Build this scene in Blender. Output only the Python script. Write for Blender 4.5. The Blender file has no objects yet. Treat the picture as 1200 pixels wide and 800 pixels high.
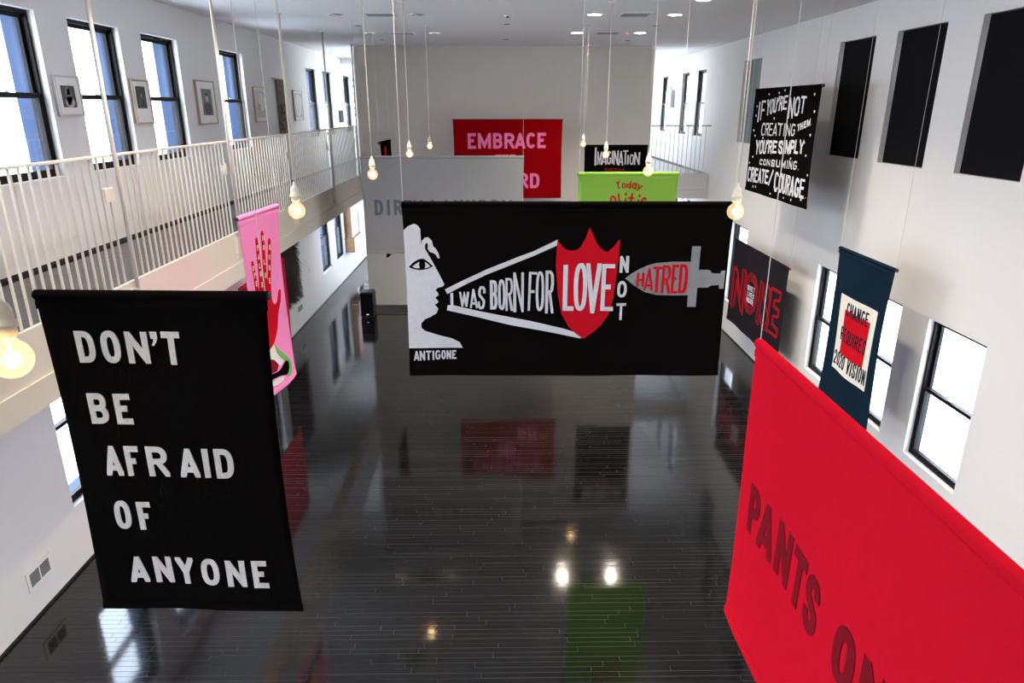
import bpy, bmesh, math, random
from mathutils import Vector, Matrix
from mathutils.geometry import tessellate_polygon
random.seed(7)
scene = bpy.context.scene
COL = scene.collection
H = 4.51                      # eye height above the hall floor; heights below are given relative to the eye and lifted by H

# ------------------------------------------------------------------ camera, sky, exposure
cam = bpy.data.cameras.new('camera'); cam.sensor_width = 36.0; cam.lens = 810.0 / 1200.0 * 36.0
cam.clip_end = 400
camo = bpy.data.objects.new('camera', cam); COL.objects.link(camo)
camo.location = (0, 0, H); camo.rotation_euler = (math.radians(90 - 18.626), 0, math.radians(-0.804))
scene.camera = camo
scene.view_settings.view_transform = 'Standard'; scene.view_settings.look = 'None'
scene.view_settings.exposure = 0.27; scene.view_settings.gamma = 1.0; scene.view_settings.use_curve_mapping = False

world = bpy.data.worlds.new('sky'); scene.world = world; world.use_nodes = True
wn = world.node_tree.nodes; wl = world.node_tree.links
bg = wn['Background']
tc = wn.new('ShaderNodeTexCoord'); sx = wn.new('ShaderNodeSeparateXYZ'); rmp = wn.new('ShaderNodeValToRGB')
wl.new(tc.outputs['Generated'], sx.inputs[0]); wl.new(sx.outputs['Z'], rmp.inputs[0])
rmp.color_ramp.elements[0].position = 0.0; rmp.color_ramp.elements[0].color = (0.94, 0.96, 1.0, 1)
rmp.color_ramp.elements[1].position = 0.6; rmp.color_ramp.elements[1].color = (0.74, 0.85, 1.0, 1)
wl.new(rmp.outputs[0], bg.inputs[0]); bg.inputs[1].default_value = 13.0
LAMP_W = 22.0        # pendant bulbs
DOWN_W = 165.0       # ceiling downlights

# ------------------------------------------------------------------ room dimensions
XL, XR = -4.36, 4.72
YN, YF = -2.4, 24.0
ZC = 1.28 + H                 # ceiling
ZG = -1.43 + H                # gallery floor
ZW = 0.33                     # wall thickness
XB = -3.20                    # gallery edge
BX0, BX1, BY0, BY1 = -3.20, 3.33, 16.15, 18.8

# ------------------------------------------------------------------ materials
def mat(name, color, rough=0.6, metal=0.0, bump=0.0, bscale=60.0, var=0.0, emit=None, estr=0.0, spec=0.5, sheen=0.0, coat=0.0):
    m = bpy.data.materials.new(name); m.use_nodes = True
    nt = m.node_tree; b = nt.nodes['Principled BSDF']
    b.inputs['Base Color'].default_value = (*color, 1); b.inputs['Roughness'].default_value = rough
    b.inputs['Metallic'].default_value = metal; b.inputs['Specular IOR Level'].default_value = spec
    if sheen: b.inputs['Sheen Weight'].default_value = sheen
    if coat: b.inputs['Coat Weight'].default_value = coat
    if emit: b.inputs['Emission Color'].default_value = (*emit, 1); b.inputs['Emission Strength'].default_value = estr
    tcn = nt.nodes.new('ShaderNodeTexCoord')
    if bump or var:
        n = nt.nodes.new('ShaderNodeTexNoise'); n.inputs['Scale'].default_value = bscale; n.inputs['Detail'].default_value = 4
        nt.links.new(tcn.outputs['Object'], n.inputs['Vector'])
        if bump:
            bp = nt.nodes.new('ShaderNodeBump'); bp.inputs['Strength'].default_value = bump; bp.inputs['Distance'].default_value = 0.01
            nt.links.new(n.outputs['Fac'], bp.inputs['Height']); nt.links.new(bp.outputs[0], b.inputs['Normal'])
        if var:
            n2 = nt.nodes.new('ShaderNodeTexNoise'); n2.inputs['Scale'].default_value = bscale * 0.12; n2.inputs['Detail'].default_value = 6
            nt.links.new(tcn.outputs['Object'], n2.inputs['Vector'])
            mx = nt.nodes.new('ShaderNodeMix'); mx.data_type = 'RGBA'
            mx.inputs[6].default_value = (*[c * (1 - var) for c in color], 1); mx.inputs[7].default_value = (*[min(1, c * (1 + var)) for c in color], 1)
            nt.links.new(n2.outputs['Fac'], mx.inputs[0]); nt.links.new(mx.outputs[2], b.inputs['Base Color'])
    return m

def felt(name, color, var=0.10): return mat(name, color, rough=0.95, bump=0.25, bscale=220, var=var, spec=0.0)

M = {}
M['wall'] = mat('wall_paint', (0.74, 0.73, 0.72), 0.85, bump=0.03, bscale=90, var=0.015)
M['ceiling'] = mat('ceiling_paint', (0.72, 0.71, 0.71), 0.9)
M['centre_wall'] = mat('wall_paint_warm_light', (0.72, 0.68, 0.63), 0.85, bump=0.03, bscale=90, var=0.015)  # same wall paint with the warm lamp light put into the colour
M['steel_paint'] = mat('cream_painted_steel', (0.64, 0.59, 0.49), 0.45, var=0.02)
M['rail_paint'] = mat('rail_paint', (0.70, 0.66, 0.58), 0.4)
M['backlit_rail'] = mat('backlit_rail_paint', (0.20, 0.19, 0.19), 0.4)  # rail paint darkened in the colour to look backlit
M['base_black'] = mat('black_baseboard', (0.012, 0.012, 0.013), 0.5)
M['win_frame'] = mat('black_window_aluminium', (0.004, 0.004, 0.005), 0.5, spec=0.15)
M['shade'] = mat('blackout_fabric', (0.005, 0.005, 0.006), 0.9, spec=0.1)
M['grey_shade'] = mat('grey_roller_fabric', (0.16, 0.21, 0.22), 0.8)
M['outer'] = mat('outer_reveal_blue_shadow', (0.015, 0.034, 0.080), 0.6, spec=0.2)  # blue daylight shadow on the left reveals put into the colour
M['outer_white'] = mat('outer_reveal_white', (0.75, 0.76, 0.78), 0.7)
M['chrome'] = mat('chrome', (0.7, 0.7, 0.72), 0.2, metal=1)
M['white_plastic'] = mat('white_plastic', (0.78, 0.77, 0.73), 0.4)
M['ivory'] = mat('ivory_porcelain', (0.72, 0.70, 0.58), 0.3)
M['cord'] = mat('cream_fabric_cord', (0.75, 0.70, 0.58), 0.8)
M['wire'] = mat('hanging_wire', (0.62, 0.60, 0.57), 0.6)
M['rod'] = mat('dark_rod', (0.05, 0.035, 0.03), 0.5)
M['grille'] = mat('grey_grille', (0.30, 0.31, 0.32), 0.5)
M['vent_dark'] = mat('vent_interior', (0.06, 0.06, 0.065), 0.8)
M['frame_white'] = mat('pale_picture_frame', (0.55, 0.53, 0.50), 0.5)
M['frame_wood'] = mat('light_wood_frame', (0.42, 0.30, 0.20), 0.5, var=0.2, bscale=40)
M['mat_board'] = mat('mat_board', (0.80, 0.80, 0.77), 0.9)
M['print_dark'] = mat('print_dark', (0.045, 0.04, 0.035), 0.6, var=0.5, bscale=60)
M['print_mid'] = mat('print_mid', (0.16, 0.15, 0.14), 0.6, var=0.4, bscale=80)
M['print_pale'] = mat('print_pale', (0.48, 0.46, 0.43), 0.6, var=0.2, bscale=80)
M['print_grey'] = mat('print_soft_grey', (0.42, 0.48, 0.50), 0.6, var=0.2, bscale=50)
M['speaker'] = mat('speaker_black', (0.014, 0.014, 0.015), 0.45, bump=0.1, bscale=200)
M['snow'] = mat('snow', (0.85, 0.86, 0.86), 0.9, var=0.05, bscale=3)
M['birch'] = mat('pale_bark', (0.35, 0.30, 0.22), 0.9)
M['black_felt'] = felt('black_felt', (0.0042, 0.0038, 0.0036), 0.2)
M['white_felt'] = felt('white_felt', (0.62, 0.60, 0.57))
M['cool_white_felt'] = felt('cool_white_felt', (0.60, 0.61, 0.66))
M['red_felt'] = felt('red_felt', (0.52, 0.008, 0.018))
M['dark_red_felt'] = felt('dark_red_felt', (0.20, 0.010, 0.016))
M['bright_red_felt'] = felt('bright_red_felt', (0.58, 0.008, 0.022), 0.05)
M['embrace_red'] = felt('cherry_felt', (0.27, 0.0015, 0.004))
M['pink_letter'] = felt('pink_felt', (0.86, 0.20, 0.42))
M['pink_felt'] = felt('rose_pink_felt', (0.84, 0.25, 0.50), 0.05)
M['crimson'] = felt('crimson_felt', (0.52, 0.016, 0.045))
M['green_felt'] = felt('leaf_green_felt', (0.25, 0.50, 0.075), 0.06)
M['green_patch'] = felt('green_patch_felt', (0.13, 0.44, 0.10))
M['grey_felt'] = felt('grey_felt', (0.29, 0.287, 0.295), 0.06)
M['slate_felt'] = felt('slate_felt', (0.12, 0.14, 0.17))
M['sword_grey'] = felt('sword_grey_felt', (0.25, 0.26, 0.27))
M['navy_felt'] = felt('navy_denim', (0.008, 0.020, 0.036), 0.15)
M['charcoal_felt'] = felt('charcoal_felt', (0.020, 0.017, 0.021))
M['cream_felt'] = felt('cream_felt', (0.72, 0.70, 0.64))
M['gold_thread'] = felt('pale_gold_felt', (0.72, 0.55, 0.32))
M['line_red'] = felt('line_red', (0.42, 0.012, 0.022))
M['brown_fur'] = mat('brown_fibres', (0.035, 0.020, 0.012), 0.9, var=0.4, bscale=30)
M['weave'] = mat('woven_brown', (0.20, 0.16, 0.13), 0.9, var=0.7, bscale=120)
M['weave_dark'] = mat('woven_knots', (0.06, 0.03, 0.025), 0.9)
M['pale_pink'] = mat('pale_pink_board', (0.72, 0.52, 0.56), 0.7)
M['osb'] = mat('raw_wood_edge', (0.20, 0.12, 0.065), 0.8, var=0.4, bscale=80)
M['panel_grey'] = mat('pale_grey_metal', (0.45, 0.50, 0.50), 0.5)
M['threshold'] = mat('brown_black_matting', (0.030, 0.026, 0.023), 0.6, bump=0.2)

def glass_mat(name, tint=(1, 1, 1), emit=None, es=0.0):
    m = bpy.data.materials.new(name); m.use_nodes = True; nt = m.node_tree; nt.nodes.clear()
    out = nt.nodes.new('ShaderNodeOutputMaterial'); mx = nt.nodes.new('ShaderNodeMixShader')
    tr = nt.nodes.new('ShaderNodeBsdfTransparent'); gl = nt.nodes.new('ShaderNodeBsdfGlossy'); fr = nt.nodes.new('ShaderNodeFresnel')
    tr.inputs[0].default_value = (*tint, 1); gl.inputs['Roughness'].default_value = 0.02; fr.inputs[0].default_value = 1.45
    ge = nt.nodes.new('ShaderNodeNewGeometry'); mi = nt.nodes.new('ShaderNodeMapRange')      # same index seen from both sides of the thin pane
    mi.inputs[3].default_value = 1.25; mi.inputs[4].default_value = 1 / 1.25
    nt.links.new(ge.outputs['Backfacing'], mi.inputs[0]); nt.links.new(mi.outputs[0], fr.inputs[0])
    nt.links.new(fr.outputs[0], mx.inputs[0]); nt.links.new(tr.outputs[0], mx.inputs[1]); nt.links.new(gl.outputs[0], mx.inputs[2])
    if emit:
        em = nt.nodes.new('ShaderNodeEmission'); em.inputs[0].default_value = (*emit, 1); em.inputs[1].default_value = es
        ad = nt.nodes.new('ShaderNodeAddShader'); nt.links.new(mx.outputs[0], ad.inputs[0]); nt.links.new(em.outputs[0], ad.inputs[1])
        nt.links.new(ad.outputs[0], out.inputs[0])
    else: nt.links.new(mx.outputs[0], out.inputs[0])
    return m
M['glass'] = glass_mat('window_glass', (0.96, 0.98, 1.0))
M['bulb_glass'] = glass_mat('warm_bulb_glass', (1.0, 0.92, 0.80), (1.0, 0.62, 0.34), 0.45)
M['filament'] = mat('glowing_filament', (1, 0.8, 0.5), emit=(1.0, 0.66, 0.34), estr=150.0)
M['down_on'] = mat('lit_downlight_lens', (1, 1, 1), emit=(1.0, 0.90, 0.72), estr=45.0)
M['down_dim'] = mat('dim_downlight_lens', (1, 1, 1), emit=(1.0, 0.90, 0.76), estr=2.5)
M['led'] = mat('lit_status_light', (1, 1, 1), emit=(0.8, 0.85, 1.0), estr=0.9)
M['led_red'] = mat('red_status_light', (1, 0, 0), emit=(1.0, 0.05, 0.05), estr=3.0)

def floor_material(name, worn=False, pattern=False):
    m = bpy.data.materials.new(name); m.use_nodes = True; nt = m.node_tree; b = nt.nodes['Principled BSDF']
    tcn = nt.nodes.new('ShaderNodeTexCoord'); mp = nt.nodes.new('ShaderNodeMapping'); mp.inputs['Scale'].default_value = (1.2, 14, 1)
    nt.links.new(tcn.outputs['Object'], mp.inputs[0])
    n = nt.nodes.new('ShaderNodeTexNoise'); n.inputs['Scale'].default_value = 3.0; n.inputs['Detail'].default_value = 6
    nt.links.new(mp.outputs[0], n.inputs['Vector'])
    mx = nt.nodes.new('ShaderNodeMix'); mx.data_type = 'RGBA'
    base = (0.060, 0.056, 0.052) if worn else (0.0035, 0.0033, 0.0034)
    mx.inputs[6].default_value = (*base, 1); mx.inputs[7].default_value = (*[c * 1.7 for c in base], 1)
    nt.links.new(n.outputs['Fac'], mx.inputs[0]); nt.links.new(mx.outputs[2], b.inputs['Base Color'])
    mr = nt.nodes.new('ShaderNodeMapRange'); mr.inputs[3].default_value = 0.055; mr.inputs[4].default_value = 0.12
    nt.links.new(n.outputs['Fac'], mr.inputs[0]); nt.links.new(mr.outputs[0], b.inputs['Roughness'])
    bp = nt.nodes.new('ShaderNodeBump'); bp.inputs['Strength'].default_value = 0.06; bp.inputs['Distance'].default_value = 0.002
    n2 = nt.nodes.new('ShaderNodeTexNoise'); n2.inputs['Scale'].default_value = 2.2; n2.inputs['Detail'].default_value = 3
    mp2 = nt.nodes.new('ShaderNodeMapping'); mp2.inputs['Scale'].default_value = (1.5, 9, 1)
    nt.links.new(tcn.outputs['Object'], mp2.inputs[0]); nt.links.new(mp2.outputs[0], n2.inputs['Vector'])
    nt.links.new(n2.outputs['Fac'], bp.inputs['Height'])
    nt.links.new(bp.outputs[0], b.inputs['Normal'])
    b.inputs['IOR'].default_value = 1.6
    return m
M['plank'] = floor_material('black_stained_oak')
M['plank_edge'] = mat('worn_plank_edge', (0.11, 0.105, 0.10), 0.7, spec=0.2)
M['plank_groove'] = mat('plank_groove', (0.008, 0.008, 0.008), 0.7, spec=0.2)

# ------------------------------------------------------------------ helpers
def link(name, me, parent=None, loc=(0, 0, 0)):
    o = bpy.data.objects.new(name, me); COL.objects.link(o); o.location = loc
    if parent is not None: o.parent = parent
    return o
def thing(name, label, cat, loc, group=None, kind=None):
    o = bpy.data.objects.new(name, None); COL.objects.link(o); o.location = loc; o.empty_display_size = 0.1
    if label: o['label'] = label
    if cat: o['category'] = cat
    if group: o['group'] = group
    if kind: o['kind'] = kind
    return o
def tag(o, label, cat, group=None):
    o['label'] = label; o['category'] = cat
    if group: o['group'] = group
    return o
def finish(bm, name, m, parent=None, origin=(0, 0, 0), smooth=False, kind=None, loc=None):
    """mesh given in world coordinates; origin (the thing's base) is subtracted"""
    me = bpy.data.meshes.new(name); bmesh.ops.recalc_face_normals(bm, faces=bm.faces[:])
    bmesh.ops.translate(bm, verts=bm.verts[:], vec=-Vector(origin))
    bm.to_mesh(me); bm.free()
    for mm in (m if isinstance(m, (list, tuple)) else [m]): me.materials.append(mm)
    if smooth:
        for p in me.polygons: p.use_smooth = True
    o = link(name, me, parent, loc if loc is not None else ((0, 0, 0) if parent is not None else origin))
    if kind: o['kind'] = kind
    return o
def box(bm, x0, x1, y0, y1, z0, z1, mi=0):
    vs = [bm.verts.new(p) for p in ((x0, y0, z0), (x1, y0, z0), (x1, y1, z0), (x0, y1, z0), (x0, y0, z1), (x1, y0, z1), (x1, y1, z1), (x0, y1, z1))]
    for f in ((0, 3, 2, 1), (4, 5, 6, 7), (0, 1, 5, 4), (1, 2, 6, 5), (2, 3, 7, 6), (3, 0, 4, 7)):
        fc = bm.faces.new([vs[i] for i in f]); fc.material_index = mi
    return vs
def bevel(bm, w, seg=1):
    bmesh.ops.bevel(bm, geom=bm.edges[:], offset=w, segments=seg, affect='EDGES', clamp_overlap=True)
def tube(bm, p, q, r, n=8, r2=None, caps=True):
    p, q = Vector(p), Vector(q); d = (q - p).normalized()
    a = d.orthogonal().normalized(); b = d.cross(a); r2 = r if r2 is None else r2
    A = [bm.verts.new(p + (a * math.cos(2 * math.pi * i / n) + b * math.sin(2 * math.pi * i / n)) * r) for i in range(n)]
    B = [bm.verts.new(q + (a * math.cos(2 * math.pi * i / n) + b * math.sin(2 * math.pi * i / n)) * r2) for i in range(n)]
    for i in range(n): bm.faces.new((A[i], A[(i + 1) % n], B[(i + 1) % n], B[i]))
    if caps: bm.faces.new(A[::-1]); bm.faces.new(B)
def lathe(bm, cx, cy, prof, n=20):
    rings = []
    for (r, z) in prof:
        rings.append([bm.verts.new((cx + max(r, 1e-4) * math.cos(2 * math.pi * i / n), cy + max(r, 1e-4) * math.sin(2 * math.pi * i / n), z)) for i in range(n)])
    for a, b in zip(rings, rings[1:]):
        for i in range(n): bm.faces.new((a[i], a[(i + 1) % n], b[(i + 1) % n], b[i]))
    return rings

# ------------------------------------------------------------------ windows and walls
UZ0, UZ1 = -0.64 + H, 0.87 + H
LZ0, LZ1 = -3.84 + H, -2.20 + H
left_y = [-1.3, 0.2, 1.7, 3.2, 6.17, 7.66, 9.15, 11.60, 16.55, 18.05, 20.35, 22.2]
right_up = [-1.1, 0.4, 1.9, 3.4, 6.37, 7.92, 9.40, 13.42, 17.0, 18.5, 20.85]
right_lo = [-1.1, 0.4, 1.9, 3.4, 6.30, 7.80, 9.12, 13.20, 17.0, 18.5, 20.85]
W_ = 0.98
left_open = [(y, y + W_, UZ0, UZ1) for y in left_y] + [(y, y + W_, LZ0, LZ1) for y in left_y[:-1]]
right_open = [(y, y + W_ - (0.1 if y > 16 else 0), UZ0, UZ1) for y in right_up] + [(y, y + W_ - 0.02, LZ0, LZ1) for y in right_lo]

def wall_x(name, x, out, opens, y0, y1, z0, z1):
    """wall whose room face lies at x; out = -1/+1 direction away from the room. openings cut with reveals"""
    bm = bmesh.new(); x2 = x + out * ZW; xm = x + out * 0.12
    ys = sorted({y0, y1, *[o[0] for o in opens], *[o[1] for o in opens]}); zs = sorted({z0, z1, *[o[2] for o in opens], *[o[3] for o in opens]})
    def solid(ya, yb, za, zb):
        yc, zc = (ya + yb) / 2, (za + zb) / 2
        return not any(o[0] < yc < o[1] and o[2] < zc < o[3] for o in opens)
    def quad(pts, mi=0):
        f = bm.faces.new([bm.verts.new(p) for p in pts]); f.material_index = mi
    for ya, yb in zip(ys, ys[1:]):
        for za, zb in zip(zs, zs[1:]):
            if solid(ya, yb, za, zb):
                quad([(x, ya, za), (x, yb, za), (x, yb, zb), (x, ya, zb)])
                quad([(x2, ya, za), (x2, ya, zb), (x2, yb, zb), (x2, yb, za)], 1)
    for (a, b, c, d) in opens:
        for (xa, xb, mi) in ((x, xm, 0), (xm, x2, 1)):
            quad([(xa, a, c), (xb, a, c), (xb, a, d), (xa, a, d)], mi); quad([(xa, b, c), (xa, b, d), (xb, b, d), (xb, b, c)], mi)
            quad([(xa, a, c), (xa, b, c), (xb, b, c), (xb, a, c)], mi); quad([(xa, a, d), (xb, a, d), (xb, b, d), (xa, b, d)], mi)
    for (ya, yb) in ((y0, y0), (y1, y1)): quad([(x, ya, z0), (x2, ya, z0), (x2, ya, z1), (x, ya, z1)])
    quad([(x, y0, z1), (x2, y0, z1), (x2, y1, z1), (x, y1, z1)]); quad([(x, y0, z0), (x, y1, z0), (x2, y1, z0), (x2, y0, z0)])
    bmesh.ops.remove_doubles(bm, verts=bm.verts[:], dist=1e-5)
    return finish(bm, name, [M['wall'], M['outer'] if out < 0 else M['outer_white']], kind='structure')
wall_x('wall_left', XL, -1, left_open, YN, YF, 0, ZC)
wall_x('wall_right', XR, 1, right_open, YN, YF, 0, ZC)

win_n = [0]
def make_window(side, y0, y1, z0, z1, shade=None, portal=True):
    x = XL if side == 'left' else XR; s = -1 if side == 'left' else 1
    win_n[0] += 1
    X0 = x + s * 0.065
    t = thing('window_%d' % win_n[0], None, None, (X0, (y0 + y1) / 2, z0), kind='structure')
    O = t.location
    def ring(name, xa, xb, ya, yb, za, zb, w):
        bm = bmesh.new()
        xa, xb = min(xa, xb), max(xa, xb)
        box(bm, xa, xb, ya, ya + w, za, zb); box(bm, xa, xb, yb - w, yb, za, zb)
        box(bm, xa, xb, ya + w, yb - w, za, za + w); box(bm, xa, xb, ya + w, yb - w, zb - w, zb)
        return finish(bm, name, M['win_frame'], t, O)
    zm = (z0 + z1) / 2
    ring('frame', X0, X0 + s * 0.105, y0 + 0.002, y1 - 0.002, z0 + 0.002, z1 - 0.002, 0.032)
    ring('lower_sash', X0 + s * 0.008, X0 + s * 0.042, y0 + 0.032, y1 - 0.032, z0 + 0.032, zm + 0.025, 0.040)
    ring('upper_sash', X0 + s * 0.048, X0 + s * 0.082, y0 + 0.032, y1 - 0.032, zm - 0.025, z1 - 0.032, 0.040)
    for (xa, za, zb) in ((X0 + s * 0.025, z0 + 0.070, zm - 0.013), (X0 + s * 0.065, zm + 0.013, z1 - 0.070)):
        bm = bmesh.new(); box(bm, xa - 0.003, xa + 0.003, y0 + 0.070, y1 - 0.070, za, zb)
        finish(bm, 'pane', M['glass'], t, O)
    bm = bmesh.new(); yc = (y0 + y1) / 2                                  # sash lock on the meeting rail
    a, b = sorted((X0 + s * 0.010, X0 + s * 0.042)); box(bm, a, b, yc - 0.03, yc + 0.03, zm + 0.026, zm + 0.040); bevel(bm, 0.004)
    finish(bm, 'sash_lock', M['chrome'], t, O)
    if shade:
        a, b = sorted((X0 - s * 0.012, X0 - s * 0.004)); bm = bmesh.new()
        box(bm, a, b, y0 + 0.004, y1 - 0.030, z0 + 0.004, z1 - 0.004)
        finish(bm, 'blackout_shade' if shade == 'shade' else 'roller_shade', M[shade], t, O)
    elif portal:
        l = bpy.data.lights.new('daylight_portal', 'AREA'); l.shape = 'RECTANGLE'; l.size = z1 - z0; l.size_y = y1 - y0; l.cycles.is_portal = True
        lo = bpy.data.objects.new('daylight_portal', l); COL.objects.link(lo)
        lo.location = (x + s * 0.30, (y0 + y1) / 2, zm); lo.rotation_euler = (0, math.radians(90 if side == 'left' else -90) * -1, 0)
for o in left_open: make_window('left', *o)
for i, o in enumerate(right_open):
    sh = None
    if i < 7: sh = 'shade'
    if i == 7: sh = 'grey_shade'
    make_window('right', *o, shade=sh)

# remaining shell
bm = bmesh.new(); box(bm, XL - ZW, XR + ZW, YN - 0.2, YF + 0.2, -0.30, -0.012)
floor = finish(bm, 'floor', M['base_black'], kind='structure')
bm = bmesh.new(); box(bm, XL - ZW, XR + ZW, YN - 0.2, YF + 0.2, ZC, ZC + 0.3); finish(bm, 'ceiling', M['ceiling'], kind='structure')
bm = bmesh.new(); bxs = [-3.95 + i * 1.46 for i in range(6)]; zr = [(0.9, 2.7), (ZG + 0.5, ZC - 0.25)]; xa_ = XL - ZW
for i in range(7):                                                   # back wall: piers, then the bands between its added windows
    box(bm, xa_, bxs[i] if i < 6 else XR + ZW, YF, YF + 0.2, 0, ZC); xa_ = bxs[i] + 1.2 if i < 6 else xa_
for bx in bxs:
    for (za, zb) in ((0, zr[0][0]), (zr[0][1], zr[1][0]), (zr[1][1], ZC)): box(bm, bx, bx + 1.2, YF, YF + 0.2, za, zb)
finish(bm, 'wall_back', M['wall'], kind='structure')
for bx in bxs:  # unseen windows added to brighten the passages beside the central wall
    for (za, zb) in zr:
        win_n[0] += 1; t = thing('window_%d' % win_n[0], None, None, (bx + .6, YF + .05, za), kind='structure'); O = t.location
        bm = bmesh.new(); zc_ = (za + zb) / 2
        box(bm, bx + .002, bx + .05, YF + .05, YF + .12, za + .002, zb - .002); box(bm, bx + 1.15, bx + 1.198, YF + .05, YF + .12, za + .002, zb - .002)
        for z_ in (za + .002, zc_ - .025, zb - .05): box(bm, bx + .05, bx + 1.15, YF + .05, YF + .12, z_, z_ + .048)
        finish(bm, 'frame', M['win_frame'], t, O)
        for (z1_, z2_) in ((za + .05, zc_ - .025), (zc_ + .023, zb - .05)):
            bm = bmesh.new(); box(bm, bx + .05, bx + 1.15, YF + .08, YF + .086, z1_, z2_); finish(bm, 'pane', M['glass'], t, O)
        l = bpy.data.lights.new('daylight_portal', 'AREA'); l.shape = 'RECTANGLE'; l.size = 1.2; l.size_y = zb - za; l.cycles.is_portal = True
        lo = bpy.data.objects.new('daylight_portal', l); COL.objects.link(lo); lo.location = (bx + .6, YF + .19, zc_); lo.rotation_euler = (math.radians(-90), 0, 0)
bm = bmesh.new(); box(bm, XL - ZW, XR + ZW, YN - 0.2, YN, 0, ZC); finish(bm, 'wall_near', M['wall'], kind='structure')
bm = bmesh.new(); box(bm, BX0, BX1, BY0, BY1, 0, ZC); finish(bm, 'wall_centre', M['centre_wall'], kind='structure')

# strip-wood floor: every strip its own raised board with worn arrises, boards run across the hall
def planks(name, x0, x1, y0, y1, ztop, parent, w=0.0572, lmin=0.45, lmax=1.7, skip=None):
    V, F, MI = [], [], []
    y = y0; r = random.Random(3)
    while y < y1 - 0.01:
        x = x0 - r.random() * 1.0
        yb = min(y + w, y1)
        while x < x1:
            L = r.uniform(lmin, lmax); xa, xb = max(x, x0), min(x + L, x1); x += L
            if xb - xa < 0.03: continue
            if skip and skip(0.5 * (xa + xb), 0.5 * (y + yb)): continue
            g, bv = 0.0006, 0.0011
            tx, ty = r.gauss(0, 0.00010), r.gauss(0, 0.0014)
            dz = r.uniform(-0.0003, 0.0003)
            i = len(V)
            ya_, yb_ = y + g, yb - g; xa_, xb_ = xa + g, xb - g
            for (px, py, top) in ((xa_, ya_, 0), (xb_, ya_, 0), (xb_, yb_, 0), (xa_, yb_, 0), (xa_ + bv, ya_ + bv, 1), (xb_ - bv, ya_ + bv, 1), (xb_ - bv, yb_ - bv, 1), (xa_ + bv, yb_ - bv, 1)):
                zz = ztop + dz + (px - (xa + xb) / 2) * tx + (py - (y + yb) / 2) * ty - (0 if top else 0.0011)
                V.append((px, py, zz))
            F.append((i + 4, i + 5, i + 6, i + 7)); MI.append(0)
            worn = r.random() < 0.55
            for a, b in ((0, 1), (1, 2), (2, 3), (3, 0)):
                F.append((i + a, i + b, i + 4 + b, i + 4 + a)); MI.append(1 if worn else 2)
        y += w
    me = bpy.data.meshes.new(name); me.from_pydata(V, [], F); me.materials.append(M['plank']); me.materials.append(M['plank_edge']); me.materials.append(M['plank_groove'])
    me.polygons.foreach_set('material_index', MI); me.update()
    o = link(name, me, parent); o['kind'] = 'stuff'; return o
planks('floor_planks', XL, XR, YN, YF, 0.0, floor, skip=lambda x, y: BX0 < x < BX1 and BY0 < y < BY1)
bm = bmesh.new(); box(bm, XL, XR, YN, YF, -0.012, -0.0012)
finish(bm, 'subfloor', M['base_black'], floor)
# dark matting strip at the foot of the central wall, with its metal edge
bm = bmesh.new(); box(bm, BX0 + 0.05, BX1, 15.47, BY0 - 0.002, 0.0, 0.012); finish(bm, 'trim_1', M['threshold'], kind='structure')
bm = bmesh.new(); box(bm, BX0 + 0.05, BX1, 15.44, 15.468, 0.0, 0.014); finish(bm, 'trim_2', M['grille'], kind='structure')
for nm, a, b in (('baseboard_left', XL, XL + 0.012), ('baseboard_right', XR - 0.012, XR)):
    bm = bmesh.new(); box(bm, a, b, YN, YF, 0.0004, 0.026); finish(bm, nm, M['base_black'], kind='structure')

# gallery along the left wall, near gallery under the viewer, bridge on the right behind the central wall
def slab(name, x0, x1, y0, y1):
    bm = bmesh.new(); box(bm, x0, x1, y0, y1, ZG - 0.42, ZG - 0.012)
    o = finish(bm, name, M['wall'], kind='structure')
    planks('gallery_planks', x0, x1, y0, y1, ZG - 0.009, o)
    bm = bmesh.new(); box(bm, x0, x1, y0, y1, ZG - 0.0118, ZG - 0.0102); finish(bm, 'subfloor', M['base_black'], o)
    return o
slab('floor_gallery', XL, XB - 0.03, 0.32, YF)
slab('floor_near_gallery', XL, XR, YN, 0.30)
slab('floor_bridge', BX1, XR, 16.22, YF)
bm = bmesh.new(); box(bm, XL, XL + 0.012, YN, YF, ZG - 0.0105, ZG + 0.022); finish(bm, 'baseboard_gallery', M['base_black'], kind='structure')
bm = bmesh.new(); box(bm, XR - 0.012, XR, 16.25, YF, ZG - 0.0105, ZG + 0.022); finish(bm, 'baseboard_bridge', M['base_black'], kind='structure')
def fascia_x(name, x, y0, y1):
    bm = bmesh.new()
    box(bm, x - 0.03, x, y0, y1, ZG - 0.34, ZG + 0.015)
    box(bm, x - 0.03, x + 0.018, y0, y1, ZG - 0.54, ZG - 0.34)
    return finish(bm, name, M['steel_paint'], kind='structure')
fascia_x('trim_3', XB, 0.30, BY0 - 0.002)
bm = bmesh.new(); box(bm, XL, XR, 0.30, 0.33, ZG - 0.54, ZG + 0.015); finish(bm, 'trim_4', M['steel_paint'], kind='structure')
bm = bmesh.new(); box(bm, BX1, XR, 16.17, 16.20, ZG - 0.34, ZG + 0.015); box(bm, BX1, XR, 16.155, 16.20, ZG - 0.54, ZG - 0.345)
finish(bm, 'trim_5', M['wall'], kind='structure')

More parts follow.
